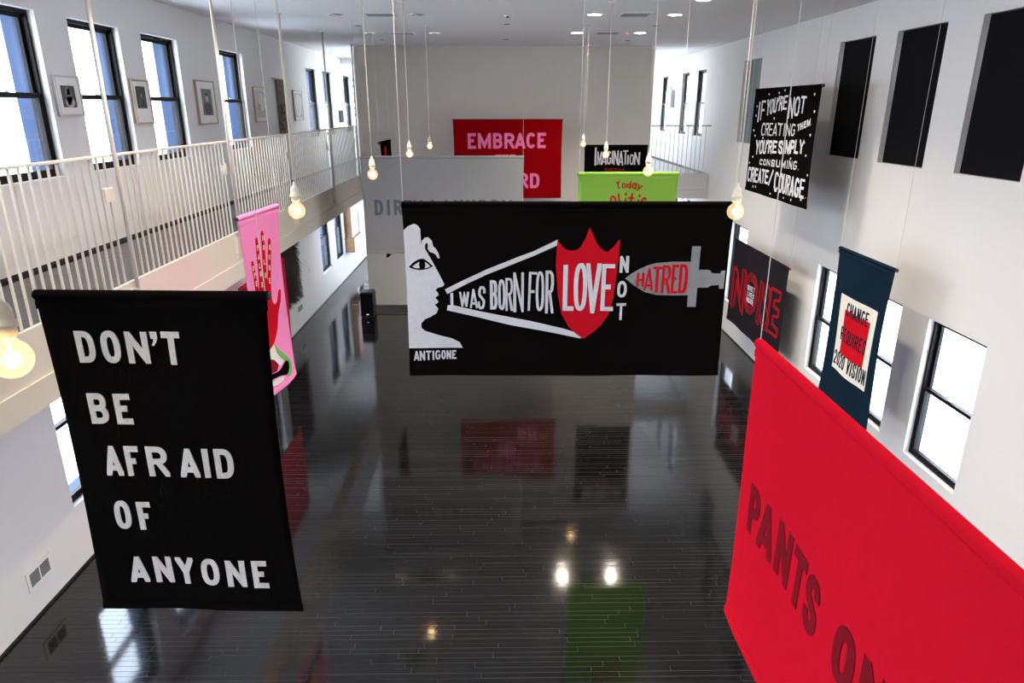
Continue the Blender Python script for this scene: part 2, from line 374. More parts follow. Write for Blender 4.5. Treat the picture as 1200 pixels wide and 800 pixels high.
# railings
def bal_mesh(h, w, d, name):
    bm = bmesh.new(); box(bm, -w / 2, w / 2, -d / 2, d / 2, 0, h)
    me = bpy.data.meshes.new(name); bm.to_mesh(me); bm.free(); return me
RT = -0.355 + H
def railing(label, along, fixed, a0, a1, step, material, w=0.012, d=0.016, rods=None):
    ctr = ((fixed, (a0 + a1) / 2, ZG) if along == 'y' else ((a0 + a1) / 2, fixed, ZG))
    t = thing('railing', label, 'railing', ctr)
    bm = bmesh.new()
    if along == 'y': box(bm, fixed - 0.022, fixed + 0.022, a0, a1, RT - 0.022, RT)
    else: box(bm, a0, a1, fixed - 0.022, fixed + 0.022, RT - 0.022, RT)
    bevel(bm, 0.004); finish(bm, 'top_rail', material, t, ctr)
    h = RT - 0.022 - (ZG + 0.015)
    me = bal_mesh(h, d if along == 'y' else w, w if along == 'y' else d, 'baluster'); me.materials.append(material)
    n = int((a1 - a0) / step); k = 0
    for i in range(n):
        p = a0 + 0.06 + i * step
        if rods and any(abs(p - r) < 0.045 for r in rods): continue
        o = bpy.data.objects.new('baluster', me); COL.objects.link(o); o.parent = t
        o.location = (0, p - ctr[1], 0.015) if along == 'y' else (p - ctr[0], 0, 0.015)
    return t, ctr
rod_y = [0.92, 3.40, 5.88, 8.36, 10.84, 13.34, 15.84]
t, ctr = railing('long cream steel railing of close upright balusters along the left gallery', 'y', XB - 0.02, 0.36, BY0 - 0.01, 0.1035, M['rail_paint'], rods=rod_y)
railing('thin backlit railing closing the bridge right of the central wall', 'x', 16.215, BX1 + 0.01, XR - 0.005, 0.100, M['backlit_rail'], w=0.010, d=0.012)
railing('cream steel railing of the near gallery under the viewer', 'x', 0.28, XB + 0.05, XR - 0.01, 0.1035, M['rail_paint'])
for r in rod_y:
    bm = bmesh.new(); box(bm, XB - 0.038, XB - 0.012, r - 0.155, r - 0.022, -0.73 + H, -0.615 + H); bevel(bm, 0.003)
    finish(bm, 'connector_plate', M['rail_paint'], t, ctr)
ords = ['nearest', 'second nearest', 'third', 'fourth', 'fifth', 'sixth', 'farthest']
for k, r in enumerate(rod_y):
    rx = XB + 0.035
    o = thing('hanger_rod', {0: 'cream steel rod hanging the gallery edge beside the near gallery', 1: 'cream steel rod hanging the gallery edge nearest the left frame edge, out of view'}.get(k,
        ['', '', 'cream gallery hanger rod crossing the railing above the black five-line banner', 'cream gallery hanger rod just left of the pink hand banner', 'cream gallery hanger rod behind the pendant lamp right of the pink banner',
         'cream gallery hanger rod beyond the pendant lamp, with a bracket above the lower windows', 'cream gallery hanger rod farthest away, close to the central wall'][k]), 'rod', (rx, r, -1.72 + H), 'hanger rods of the left gallery')
    O = o.location
    bm = bmesh.new(); tube(bm, (rx, r, -1.68 + H), (rx, r, ZC), 0.0165, 10); finish(bm, 'rod', M['rail_paint'], o, O, smooth=True)
    bm = bmesh.new(); box(bm, XB + 0.001, XB + 0.007, r - 0.13, r - 0.01, -1.72 + H, -1.47 + H); bevel(bm, 0.001)
    box(bm, XB + 0.007, XB + 0.05, r - 0.03, r - 0.0165, -1.72 + H, -1.47 + H)
    finish(bm, 'bracket', M['rail_paint'], o, O)
    for zz in (-1.53, -1.66):
        bm = bmesh.new(); tube(bm, (XB + 0.007, r - 0.08, zz + H), (XB + 0.02, r - 0.08, zz + H), 0.011, 6); finish(bm, 'bolt', M['rail_paint'], o, O)
    bm = bmesh.new(); lathe(bm, rx, r, [(0.0, ZC - 0.012), (0.045, ZC - 0.012), (0.045, ZC)], 14); finish(bm, 'ceiling_flange', M['rail_paint'], o, O)

# soffit drop at far left
bm = bmesh.new(); box(bm, XL + 0.02, BX0 - 0.01, 20.2, 20.6, ZC - 0.14, ZC - 0.001); finish(bm, 'trim_6', M['wall'], kind='structure')

# ------------------------------------------------------------------ exterior
bm = bmesh.new()
for sx_ in (-1, 1):
    n = 24; rr = random.Random(5 + sx_)
    g = [[bm.verts.new((sx_ * (5.2 + i * 2.2), -25 + j * 3.2, -0.4 + max(0, i - 5) * 0.10 + rr.uniform(-0.05, 0.05) * (i > 1))) for j in range(n)] for i in range(18)]
    for i in range(17):
        for j in range(n - 1): bm.faces.new((g[i][j], g[i + 1][j], g[i + 1][j + 1], g[i][j + 1]))
o = finish(bm, 'snowy_ground', M['snow'], kind='structure')

# ------------------------------------------------------------------ lettering: stroke glyphs, centre lines in a unit box (x right, y up)
def arc(cx, cy, rx, ry, a0, a1, n=9, e=2.3):
    out = []
    for i in range(n + 1):
        a = math.radians(a0 + (a1 - a0) * i / n); c, s = math.cos(a), math.sin(a)
        out.append((cx + rx * math.copysign(abs(c) ** (2 / e), c), cy + ry * math.copysign(abs(s) ** (2 / e), s)))
    return out
def sm(pts, k=4):
    out = []
    for i in range(len(pts) - 1):
        p0 = pts[max(i - 1, 0)]; p1 = pts[i]; p2 = pts[i + 1]; p3 = pts[min(i + 2, len(pts) - 1)]
        for j in range(k):
            t = j / k
            out.append(tuple(0.5 * ((2 * p1[d]) + (-p0[d] + p2[d]) * t + (2 * p0[d] - 5 * p1[d] + 4 * p2[d] - p3[d]) * t * t + (-p0[d] + 3 * p1[d] - 3 * p2[d] + p3[d]) * t ** 3) for d in (0, 1)))
    return out + [pts[-1]]
def ring_(cx=.5, cy=.5, rx=.5, ry=.5, n=22, e=2.5): return arc(cx, cy, rx, ry, 0, 360, n, e)[:-1]
S_ = [(.98, .72), (.92, .88), (.72, .985), (.5, 1), (.25, .98), (.06, .87), (.03, .74), (.10, .62), (.34, .54), (.66, .45), (.92, .36), (.98, .24), (.93, .1), (.74, .015), (.5, 0), (.26, .015), (.08, .12), (.02, .30)]
G = {
 'A': [([(0, 0), (.5, 1), (1, 0)], 0), ([(.18, .21), (.82, .21)], 0)],
 'B': [([(0, 0), (0, 1), (.5, 1)] + arc(.5, .76, .44, .24, 80, -80, 7) + [(.5, .52), (.05, .52)], 0), ([(.45, .52)] + arc(.5, .26, .5, .26, 80, -80, 7) + [(.5, 0), (0, 0)], 0)],
 'C': [(arc(.5, .5, .5, .5, 38, 322, 18, 2.5), 0)],
 'D': [([(0, 0), (0, 1), (.4, 1)] + arc(.4, .5, .6, .5, 80, -80, 12, 2.6) + [(.4, 0)], 1)],
 'E': [([(1, 1), (0, 1), (0, 0), (1, 0)], 0), ([(0.02, .52), (.88, .52)], 0)],
 'F': [([(1, 1), (0, 1), (0, 0)], 0), ([(0.02, .50), (.88, .50)], 0)],
 'G': [(arc(.5, .5, .5, .5, 38, 335, 18, 2.5) + [(1, .46), (.6, .46)], 0)],
 'H': [([(0, 0), (0, 1)], 0), ([(1, 0), (1, 1)], 0), ([(0, .5), (1, .5)], 0)],
 'I': [([(.5, 0), (.5, 1)], 0)],
 'K': [([(0, 0), (0, 1)], 0), ([(1, 1), (.05, .42)], 0), ([(.35, .58), (1, 0)], 0)],
 'L': [([(0, 1), (0, 0), (1, 0)], 0)],
 'M': [([(0, 0), (0, 1), (.5, .12), (1, 1), (1, 0)], 0)],
 'N': [([(0, 0), (0, 1), (1, 0), (1, 1)], 0)],
 'O': [(ring_(), 1)],
 'P': [([(0, 0), (0, 1), (.5, 1)] + arc(.5, .73, .5, .27, 80, -80, 9) + [(.5, .46), (.03, .46)], 0)],
 'Q': [(ring_(), 1), ([(.6, .25), (1, -.05)], 0)],
 'R': [([(0, 0), (0, 1), (.5, 1)] + arc(.5, .75, .47, .25, 80, -80, 9) + [(.5, .5), (.03, .5)], 0), ([(.5, .5), (1, 0)], 0)],
 'S': [(sm(S_, 3), 0)],
 'T': [([(0, 1), (1, 1)], 0), ([(.5, .98), (.5, 0)], 0)],
 'U': [([(0, 1), (0, .35)] + arc(.5, .35, .5, .35, 190, 350, 10) + [(1, .35), (1, 1)], 0)],
 'V': [([(0, 1), (.5, 0), (1, 1)], 0)],
 'W': [([(0, 1), (.26, 0), (.5, .8), (.74, 0), (1, 1)], 0)],
 'X': [([(0, 0), (1, 1)], 0), ([(0, 1), (1, 0)], 0)],
 'Y': [([(0, 1), (.5, .42), (1, 1)], 0), ([(.5, .46), (.5, 0)], 0)],
 '2': [(sm([(.03, .70), (.1, .9), (.5, 1), (.92, .87), (.95, .68), (.75, .45), (.3, .2), (.03, 0)], 3), 0), ([(0.03, 0), (1, 0)], 0)],
 '0': [(ring_(), 1)],
 "'": [(sm([(.55, 1), (.65, .5), (.1, .0)], 3), 0)],
 '.': [([(.5, .3), (.5, .7)], 0)],
 '/': [([(0, 0), (1, 1)], 0)],
 'o': [(ring_(.5, .33, .5, .33), 1)],
 'd': [(ring_(.48, .33, .48, .33), 1), ([(1, 0), (1, 1)], 0)],
 'a': [(ring_(.48, .33, .48, .33), 1), ([(1, 0), (1, .68)], 0)],
 'y': [([(0, .68), (.5, .12)], 0), ([(1, .68), (.3, -.35)], 0)],
 'l': [([(.5, 0), (.5, 1)], 0)],
 'i': [([(.5, 0), (.5, .66)], 0), ([(.5, .88), (.5, 1)], 0)],
 't': [([(.5, 1), (.5, .05), (.9, 0)], 0), ([(0, .68), (1, .68)], 0)],
 'c': [(arc(.5, .33, .5, .33, 40, 320, 14), 0)],
 's': [([(p[0], p[1] * .68) for p in sm(S_, 2)], 0)],
 'p': [(ring_(.52, .33, .48, .33), 1), ([(0, .66), (0, -.35)], 0)],
 'h': [([(0, 0), (0, 1)], 0), ([(0, .5), (.5, .68), (1, .5), (1, 0)], 0)],
}
def ribbon(bm, pts, ws, closed, t0, t1, taper=None):
    """solid felt strip along pts (a,b) between offsets t0 and t1 in front of the cloth"""
    P = [pts[0]]
    for p in pts[1:]:
        if math.hypot(p[0] - P[-1][0], p[1] - P[-1][1]) > 1e-5: P.append(p)
    n = len(P)
    if n < 2: return
    rows = []
    for i in range(n):
        a = P[(i - 1) % n] if (closed or i > 0) else None
        c = P[(i + 1) % n] if (closed or i < n - 1) else None
        b = P[i]; ds = []
        if a: ds.append(Vector((b[0] - a[0], b[1] - a[1])).normalized())
        if c: ds.append(Vector((c[0] - b[0], c[1] - b[1])).normalized())
        if len(ds) == 2:
            n1 = Vector((-ds[0].y, ds[0].x)); n2 = Vector((-ds[1].y, ds[1].x)); m = n1 + n2
            if m.length < 1e-4: m = n1.copy()
            m.normalize(); k = 1.0 / max(m.dot(n1), 0.12)
        else: m = Vector((-ds[0].y, ds[0].x)); k = 1.0
        w = ws / 2 * (1 if not taper else taper(i / (n - 1)))
        rows.append([(b[0] + m.x * w * k, b[1] + m.y * w * k), (b[0] - m.x * w * k, b[1] - m.y * w * k)])
    V = [[bm.verts.new((*r[0], t1)), bm.verts.new((*r[1], t1)), bm.verts.new((*r[0], t0)), bm.verts.new((*r[1], t0))] for r in rows]
    rng = range(n if closed else n - 1)
    for i in rng:
        A, B = V[i], V[(i + 1) % n]
        bm.faces.new((A[0], B[0], B[1], A[1])); bm.faces.new((A[0], A[2], B[2], B[0])); bm.faces.new((A[1], B[1], B[3], A[3]))
    if not closed:
        bm.faces.new((V[0][0], V[0][1], V[0][3], V[0][2])); bm.faces.new((V[-1][0], V[-1][2], V[-1][3], V[-1][1]))
def clip(bm, co, no):
    bmesh.ops.bisect_plane(bm, geom=bm.verts[:] + bm.edges[:] + bm.faces[:], dist=1e-6, plane_co=co, plane_no=no, clear_outer=True)
def glyph(bm, ch, a0, b0, a1, b1, ws, rot=0, jit=0.0, rnd=None, t1=0.005):
    """one letter in cloth coordinates (a right, b down)"""
    W, Hh = a1 - a0, b1 - b0
    g = bmesh.new()
    lower = ch in 'odaylitcsph'
    k = 0
    for pts, closed in G[ch]:
        k += 1
        q = []
        for (px, py) in pts:
            if ch == 'I' or ch in "l.": x = (a0 + a1) / 2
            else: x = a0 + ws / 2 + px * (W - ws)
            y = b1 - ws / 2 - py * (Hh - ws)
            if jit: x += rnd.uniform(-jit, jit) * W * .5; y += rnd.uniform(-jit, jit) * Hh * .3
            q.append((x, y))
        if not closed:
            for (i, j) in ((0, 1), (-1, -2)):
                px, py = pts[i]
                if px in (0, 1) or py in (0, 1):
                    d = Vector((q[i][0] - q[j][0], q[i][1] - q[j][1]))
                    if d.length > 1e-6: d.normalize(); q[i] = (q[i][0] + d.x * ws * .9, q[i][1] + d.y * ws * .9)
        tp = None
        if jit: s1 = rnd.uniform(.85, 1.1); s2 = rnd.uniform(.85, 1.15); tp = (lambda u, s1=s1, s2=s2: s1 + (s2 - s1) * u)
        ribbon(g, q, ws, closed, -0.0005, t1 + k * 0.00012, tp)
    if not lower and ch not in "Q./'" :
        clip(g, (a0, 0, 0), (-1, 0, 0)); clip(g, (a1, 0, 0), (1, 0, 0)); clip(g, (0, b0, 0), (0, -1, 0)); clip(g, (0, b1, 0), (0, 1, 0))
    if rot:
        bmesh.ops.rotate(g, verts=g.verts[:], cent=((a0 + a1) / 2, (b0 + b1) / 2, 0), matrix=Matrix.Rotation(math.radians(rot), 3, 'Z'))
    me = bpy.data.meshes.new('tmp'); g.to_mesh(me); g.free(); bm.from_mesh(me); bpy.data.meshes.remove(me)
def poly(bm, pts, t0=-0.0005, t1=0.004):
    vs = [bm.verts.new((p[0], p[1], t1)) for p in pts]
    for tri in tessellate_polygon([[Vector((p[0], p[1], 0)) for p in pts]]):
        bm.faces.new([vs[i] for i in tri])
    lo = [bm.verts.new((p[0], p[1], t0)) for p in pts]
    for i in range(len(pts)): j = (i + 1) % len(pts); bm.faces.new((vs[i], lo[i], lo[j], vs[j]))

# ------------------------------------------------------------------ banners
class Banner:
    def __init__(s, label, tl, tr, h, cloth, group='felt banners hanging in the hall', amp=0.006, lam=0.55, pinch=0.02, sleeve=0.026, grid=0.07,
                 seed=0, wires=True, sag=0.0, rodc='rod', ends=0.0, hem=True):
        TL, TR = Vector(tl), Vector(tr); TL.z += H; TR.z = TL.z
        s.TL = TL; s.U = (TR - TL).normalized(); s.w = (TR - TL).length; s.h = h
        s.N = Vector((s.U.y, -s.U.x, 0)); s.amp, s.lam, s.pinch, s.grid, s.seed = amp, lam, pinch, grid, seed
        s.O = TL + s.U * s.w / 2 - Vector((0, 0, h)); s.sl = sleeve
        s.t = thing('banner', label, 'banner', s.O, group)
        s.cloth_mat = cloth
        nx, nb = max(6, int(s.w / 0.045)), max(8, int(h / 0.05))
        bm = bmesh.new(); b_top = sleeve * 0.9
        fr = [[bm.verts.new(s.map(s.w * i / nx, b_top + (h - b_top) * j / nb, 0.0)) for i in range(nx + 1)] for j in range(nb + 1)]
        bk = [[bm.verts.new(s.map(s.w * i / nx, b_top + (h - b_top) * j / nb, -0.003)) for i in range(nx + 1)] for j in range(nb + 1)]
        for j in range(nb):
            for i in range(nx):
                bm.faces.new((fr[j][i], fr[j + 1][i], fr[j + 1][i + 1], fr[j][i + 1])); bm.faces.new((bk[j][i], bk[j][i + 1], bk[j + 1][i + 1], bk[j + 1][i]))
            for i in (0, nx): bm.faces.new((fr[j][i], bk[j][i], bk[j + 1][i], fr[j + 1][i]))
        for i in range(nx):
            for j in (0, nb): bm.faces.new((fr[j][i], fr[j][i + 1], bk[j][i + 1], bk[j][i]))
        finish(bm, 'cloth', cloth, s.t, s.O, smooth=True)
        # rod sleeve: cloth wrapped over the rod, with a stitched tail down the front
        bm = bmesh.new(); c = -sleeve * 0.55; segs = 14; nx2 = max(2, int(s.w / 0.12)); rows = []
        prof = []
        for k in range(segs + 1):
            a = math.radians(-60 + 300 * k / segs); prof.append((sleeve - sleeve * math.sin(a), c + sleeve * math.cos(a)))
        prof = [(sleeve * 3.6, 0.0032), (sleeve * 2.4, 0.004)] + prof
        for i in range(nx2 + 1):
            a = s.w * i / nx2
            rows.append([bm.verts.new(s.TL + s.U * a - Vector((0, 0, b_)) + s.N * n_) for (b_, n_) in prof])
        for A, B in zip(rows, rows[1:]):
            for k in range(len(prof) - 1): bm.faces.new((A[k], B[k], B[k + 1], A[k + 1]))
        finish(bm, 'rod_sleeve', cloth, s.t, s.O, smooth=True)
        ctr = s.TL - Vector((0, 0, sleeve)) + s.N * c
        bm = bmesh.new(); tube(bm, ctr - s.U * (0.006 + ends), ctr + s.U * (s.w + 0.006 + ends), sleeve * 0.72, 12); finish(bm, 'rod', M[rodc], s.t, s.O, smooth=False)
        if hem:
            bm = bmesh.new()
            P = [[s.map(s.w * i / 12, h - 0.045 + d, off) for (d, off) in ((0, 0.003), (0.01, 0.006), (0.048, 0.006), (0.05, -0.004), (0.01, -0.008), (0, -0.004))] for i in range(13)]
            V = [[bm.verts.new(p) for p in r] for r in P]
            for A, B in zip(V, V[1:]):
                for k in range(6): bm.faces.new((A[k], B[k], B[(k + 1) % 6], A[(k + 1) % 6]))
            bm.faces.new(V[0]); bm.faces.new(V[-1][::-1])
            finish(bm, 'bottom_hem', cloth, s.t, s.O)
        if wires:
            for a in (0.012, s.w - 0.012):
                p = ctr + s.U * a; bm = bmesh.new(); tube(bm, p + Vector((0, 0, sleeve * 0.72)), (p.x, p.y, ZC), 0.0022, 5); finish(bm, 'wire', M['wire'], s.t, s.O)
    def map(s, a, b, off):
        k = b / s.h; e = min(1.0, b / 0.35)
        side = (a / s.w - 0.5) * 2
        a2 = a - side * s.pinch * math.sin(math.pi * min(1, k * 0.98 + 0.02)) ** 0.8 * abs(side) ** 1.5
        d = s.amp * e * (math.sin(2 * math.pi * a / s.lam + s.seed) * (0.4 + 0.6 * k) + 0.6 * math.sin(2 * math.pi * (a * 0.6 + b * 0.35) / s.lam + 2.1 * s.seed))
        d += s.amp * 1.2 * math.sin(math.pi * k) * math.sin(s.seed * 1.7)
        return s.TL + s.U * a2 - Vector((0, 0, b)) + s.N * (d + off)
    def place(s, bm, name, m, label=None):
        g = s.grid
        a0 = min(v.co.x for v in bm.verts); a1 = max(v.co.x for v in bm.verts); b0 = min(v.co.y for v in bm.verts); b1 = max(v.co.y for v in bm.verts)
        if g and s.amp > 0:
            x = (math.floor(a0 / g) + 1) * g
            while x < a1:
                bmesh.ops.bisect_plane(bm, geom=bm.verts[:] + bm.edges[:] + bm.faces[:], dist=1e-6, plane_co=(x, 0, 0), plane_no=(1, 0, 0)); x += g
            y = (math.floor(b0 / g) + 1) * g
            while y < b1:
                bmesh.ops.bisect_plane(bm, geom=bm.verts[:] + bm.edges[:] + bm.faces[:], dist=1e-6, plane_co=(0, y, 0), plane_no=(0, 1, 0)); y += g
        for v in bm.verts: v.co = s.map(v.co.x, v.co.y, v.co.z)
        o = finish(bm, name, m, s.t, s.O)
        if label: o['label'] = label
        return o
    def letters(s, items, m, ws, jit=0.0, joined=None, seed=1, t1=0.005):
        rnd = random.Random(seed); J = bmesh.new() if joined else None
        for it in items:
            ch, a0, b0, a1, b1 = it[:5]; rot = it[5] if len(it) > 5 else 0; w = it[6] if len(it) > 6 else ws
            bm = J if joined else bmesh.new()
            glyph(bm, ch, a0, b0, a1, b1, w, rot, jit, rnd, t1)
            if not joined: s.place(bm, 'letter', m)
        if joined: s.place(J, joined, m)
    def shape(s, name, pts, m, t0=-0.0005, t1=0.004, label=None):
        bm = bmesh.new(); poly(bm, pts, t0, t1); return s.place(bm, name, m, label)
def row(text, a0, a1, b0, b1, gap=0.25, narrow="I.'", b0e=None, b1e=None):
    """evenly set a line of capitals into boxes between a0 and a1; b0e/b1e let the line grow or shrink"""
    ws = [0.0 if c == ' ' else (0.42 if c in narrow else (1.25 if c in 'MW' else 1.0)) for c in text]
    sp = [0.55 if c == ' ' else 0 for c in text]
    tot = sum(ws) + sum(sp) + gap * (len(text) - 1); u = (a1 - a0) / tot; out = []; x = a0
    b0e = b0 if b0e is None else b0e; b1e = b1 if b1e is None else b1e
    for c, w, s_ in zip(text, ws, sp):
        if c == ' ': x += (s_ + gap) * u; continue
        k = (x + w * u / 2 - a0) / (a1 - a0); t, bt = b0 + (b0e - b0) * k, b1 + (b1e - b1) * k
        if c == "'": bt = t + (bt - t) * .3
        if c == '.': t = bt - (bt - t) * .16
        out.append((c, x, t, x + w * u, bt)); x += (w + gap) * u
    return out

# --- black banner, five lines
B = Banner("large black felt banner at left, DON'T BE AFRAID OF ANYONE in white letters", (-2.288, 3.300, -0.838), (-1.139, 3.251, -0.838), 1.865, M['black_felt'], amp=0.005, lam=0.7, pinch=0.028, sleeve=0.026, seed=1.2, ends=0.004)
B.letters([('D', .156, .206, .250, .372), ('O', .284, .203, .381, .374), ('N', .414, .206, .527, .374), ('T', .600, .205, .693, .376),
           ('B', .150, .539, .251, .707), ('E', .291, .541, .380, .709),
           ('A', .176, .834, .272, 1.008), ('F', .295, .836, .372, 1.009), ('R', .413, .836, .526, 1.010), ('A', .584, .841, .690, 1.011), ('I', .712, .841, .748, 1.012), ('D', .778, .844, .877, 1.016),
           ('O', .172, 1.162, .263, 1.336), ('F', .303, 1.170, .380, 1.342),
           ('A', .192, 1.516, .298, 1.686), ('N', .334, 1.517, .437, 1.689), ('Y', .462, 1.520, .562, 1.695), ('O', .601, 1.526, .702, 1.700), ('N', .744, 1.532, .852, 1.705), ('E', .892, 1.536, .979, 1.712)],
          M['white_felt'], 0.0315)
B.shape('apostrophe', [(.543, .206), (.577, .206), (.579, .240), (.572, .260), (.556, .280), (.545, .276), (.556, .258), (.558, .242), (.545, .242)], M['white_felt'])

# --- Antigone banner
B = Banner("wide black banner with white profile head, megaphone, red LOVE shield and grey dagger", (-0.894, 6.200, -0.779), (2.064, 6.158, -0.779), 1.645, M['black_felt'], amp=0.006, lam=0.9, pinch=0.012, sleeve=0.024, seed=2.0, grid=0.09)
face = [(.001, .256), (.043, .22), (.098, .197), (.133, .212), (.153, .245), (.154, .383), (.163, .351), (.192, .321), (.223, .319), (.254, .351), (.263, .4), (.287, .424), (.307, .458), (.318, .506), (.301, .51), (.287, .48), (.265, .462), (.229, .45), (.211, .419), (.217, .39), (.207, .364), (.191, .383), (.186, .419), (.247, .534), (.307, .654), (.353, .753), (.34, .77), (.287, .786), (.269, .808), (.292, .835), (.296, .853), (.262, .88), (.292, .911), (.282, .932), (.256, .943), (.289, .984), (.272, 1.027), (.217, 1.061), (.161, 1.084), (.124, 1.125), (.124, 1.171), (.156, 1.199), (.276, 1.241), (.408, 1.276), (.484, 1.315), (.51, 1.369), (.001, 1.369)]
B.shape('profile_head', face, M['cool_white_felt'])
B.shape('eye', [(.028, .590), (.076, .544), (.126, .517), (.163, .512), (.2, .532), (.256, .581), (.202, .608), (.137, .619), (.073, .608)], M['black_felt'], 0.004, 0.0055)
B.shape('eye_white', [(.063, .586), (.097, .560), (.131, .541), (.125, .571), (.131, .600), (.095, .599)], M['cool_white_felt'], 0.0055, 0.007)
B.shape('eye_white', [(.181, .542), (.206, .56), (.230, .581), (.202, .595), (.178, .601), (.186, .571)], M['cool_white_felt'], 0.0055, 0.007)
B.shape('megaphone_strip', [(.358, .8), (.567, .697), (.744, .614), (1.012, .507), (1.174, .448), (1.396, .34), (1.389, .393), (1.175, .489), (1.012, .554), (.743, .661), (.565, .746), (.377, .843)], M['cool_white_felt'])
B.shape('megaphone_strip', [(.379, .952), (.427, .951), (.663, 1.006), (1.141, 1.104), (1.462, 1.179), (1.656, 1.238), (1.625, 1.272), (1.302, 1.207), (.981, 1.146), (.662, 1.066), (.370, .999)], M['cool_white_felt'])
B.shape('shield', [(1.39, .347), (1.448, .415), (1.485, .437), (1.523, .443), (1.565, .435), (1.597, .415), (1.642, .33), (1.677, .228), (1.72, .319), (1.748, .375), (1.781, .415), (1.815, .442), (1.846, .453), (1.899, .404), (1.953, .334), (1.952, .45), (1.943, .566), (1.923, .83), (1.898, .987), (1.865, 1.065), (1.817, 1.136), (1.735, 1.215), (1.65, 1.275), (1.58, 1.225), (1.51, 1.159), (1.441, 1.033), (1.404, .852), (1.381, .566)], M['red_felt'], 0.0, 0.0058, label='red felt shield with three points')
B.shape('dagger_blade', [(2.02, .697), (2.08, .648), (2.148, .609), (2.22, .575), (2.295, .555), (2.443, .542), (2.615, .542), (2.622, .854), (2.45, .857), (2.314, .852), (2.205, .825), (2.104, .763)], M['sword_grey'])
B.shape('dagger_guard', [(2.612, .4), (2.690, .4), (2.692, .965), (2.612, .965)], M['sword_grey'], 0.0, 0.006)
B.shape('dagger_grip', [(2.686, .616), (2.791, .618), (2.82, .649), (2.898, .653), (2.904, .627), (2.942, .625), (2.941, .794), (2.898, .794), (2.895, .759), (2.822, .763), (2.789, .783), (2.686, .783)], M['sword_grey'])
B.letters([('I', .404, .833, .434, .959, 0, .026), ('W', .488, .822, .582, .965, 0, .020), ('A', .586, .795, .660, .978, 0, .020), ('S', .662, .768, .733, .988, 4, .022),
           ('B', .776, .712, .846, .990, 0, .028), ('O', .850, .705, .920, .996, 0, .024), ('R', .920, .690, .990, 1.004, 0, .022), ('N', .992, .640, .1 + .992, 1.018, 0, .026),
           ('F', 1.130, .637, 1.206, 1.006, 2, .024), ('O', 1.200, .633, 1.278, 1.008, 0, .024), ('R', 1.288, .624, 1.368, 1.030, 0, .026)], M['cool_white_felt'], 0.026, jit=0.03)
B.letters([('L', 1.450, .570, 1.552, 1.003), ('O', 1.548, .553, 1.672, 1.003), ('V', 1.655, .555, 1.798, 1.024), ('E', 1.800, .560, 1.918, 1.003)], M['cool_white_felt'], 0.040, jit=0.02, seed=4, t1=0.009)
B.letters([('N', 1.962, .488, 2.046, .642), ('O', 1.950, .722, 2.038, .876), ('T', 1.950, .930, 2.040, 1.094)], M['cool_white_felt'], 0.026, jit=0.03, seed=5)
B.letters([('H', 2.125, .642, 2.195, .775, 0, .020), ('A', 2.192, .600, 2.280, .812, 0, .020), ('T', 2.272, .585, 2.354, .830, 0, .024), ('R', 2.356, .572, 2.440, .837, 0, .024), ('E', 2.446, .566, 2.508, .838, 0, .024), ('D', 2.514, .562, 2.596, .836, 0, .028)], M['red_felt'], 0.025, jit=0.03, seed=6, t1=0.0085)
B.letters([('A', .044, 1.398, .096, 1.494), ('N', .100, 1.397, .152, 1.494), ('T', .158, 1.397, .210, 1.490), ('I', .220, 1.396, .240, 1.490), ('G', .248, 1.394, .300, 1.486), ('O', .306, 1.394, .350, 1.484), ('N', .356, 1.394, .400, 1.482), ('E', .408, 1.394, .450, 1.482)], M['cool_white_felt'], 0.016, jit=0.03, seed=7)

# --- red PANTS ON banner, near right
k = 1.25 / 1.8
B = Banner("large bright red banner at lower right with dark red letters PANTS ON", (1.25, 4.623 * k, -1.541 * k), (1.25, 4.623 * k - 2.40, -1.541 * k), 1.622, M['bright_red_felt'], amp=0.010, lam=0.95, pinch=0.055, sleeve=0.026, seed=0.5, grid=0.07)
B.letters([(c, a * k, b * k, a2 * k, b2 * k) for (c, a, b, a2, b2) in [('P', .232, .995, .425, 1.375), ('A', .425, .990, .685, 1.378), ('N', .735, .982, .965, 1.372), ('T', 1.005, .995, 1.218, 1.372), ('S', 1.235, 1.000, 1.440, 1.366), ('O', 1.650, .998, 1.860, 1.352), ('N', 1.915, 1.000, 2.150, 1.352)]],
          M['dark_red_felt'], 0.052, t1=0.0035)

# --- pink hand banner
B = Banner("pink banner with a red raised hand, hanging beyond the black banner at left", (-2.371, 6.250, -0.919), (-2.293, 7.190, -0.919), 1.87, M['pink_felt'], amp=0.012, lam=0.8, pinch=0.035, sleeve=0.024, seed=2.6, grid=0.06)
hand = [(.168, .475), (.177, .453), (.197, .445), (.216, .451), (.232, .50), (.252, .62), (.290, .77), (.308, .70), (.316, .60), (.314, .42), (.316, .276), (.327, .252), (.342, .244), (.356, .254), (.363, .286), (.372, .42), (.385, .60), (.405, .73), (.425, .62), (.436, .45), (.446, .235), (.462, .208), (.480, .203), (.497, .215), (.505, .25), (.500, .45), (.490, .62), (.503, .73), (.535, .60), (.568, .45), (.592, .33), (.608, .308), (.628, .302), (.646, .315), (.655, .345), (.628, .50), (.585, .68), (.560, .82), (.556, .90), (.575, .955), (.618, .985), (.665, .975), (.697, .948), (.735, .885), (.770, .862), (.800, .866), (.815, .885), (.800, .935), (.761, .995), (.700, 1.055), (.655, 1.11), (.610, 1.218), (.560, 1.29), (.502, 1.345), (.423, 1.387), (.30, 1.39), (.255, 1.25), (.205, 1.02), (.188, .84), (.205, .74), (.190, .60)]
B.shape('hand', hand, M['red_felt'])
B.shape('green_patch', [(.494, 1.37), (.530, 1.415), (.571, 1.462), (.660, 1.53), (.741, 1.594), (.795, 1.645), (.823, 1.705), (.805, 1.77), (.763, 1.803), (.700, 1.80), (.668, 1.791), (.715, 1.75), (.727, 1.70), (.674, 1.618), (.61, 1.56), (.556, 1.516), (.493, 1.435)], M['green_patch'])
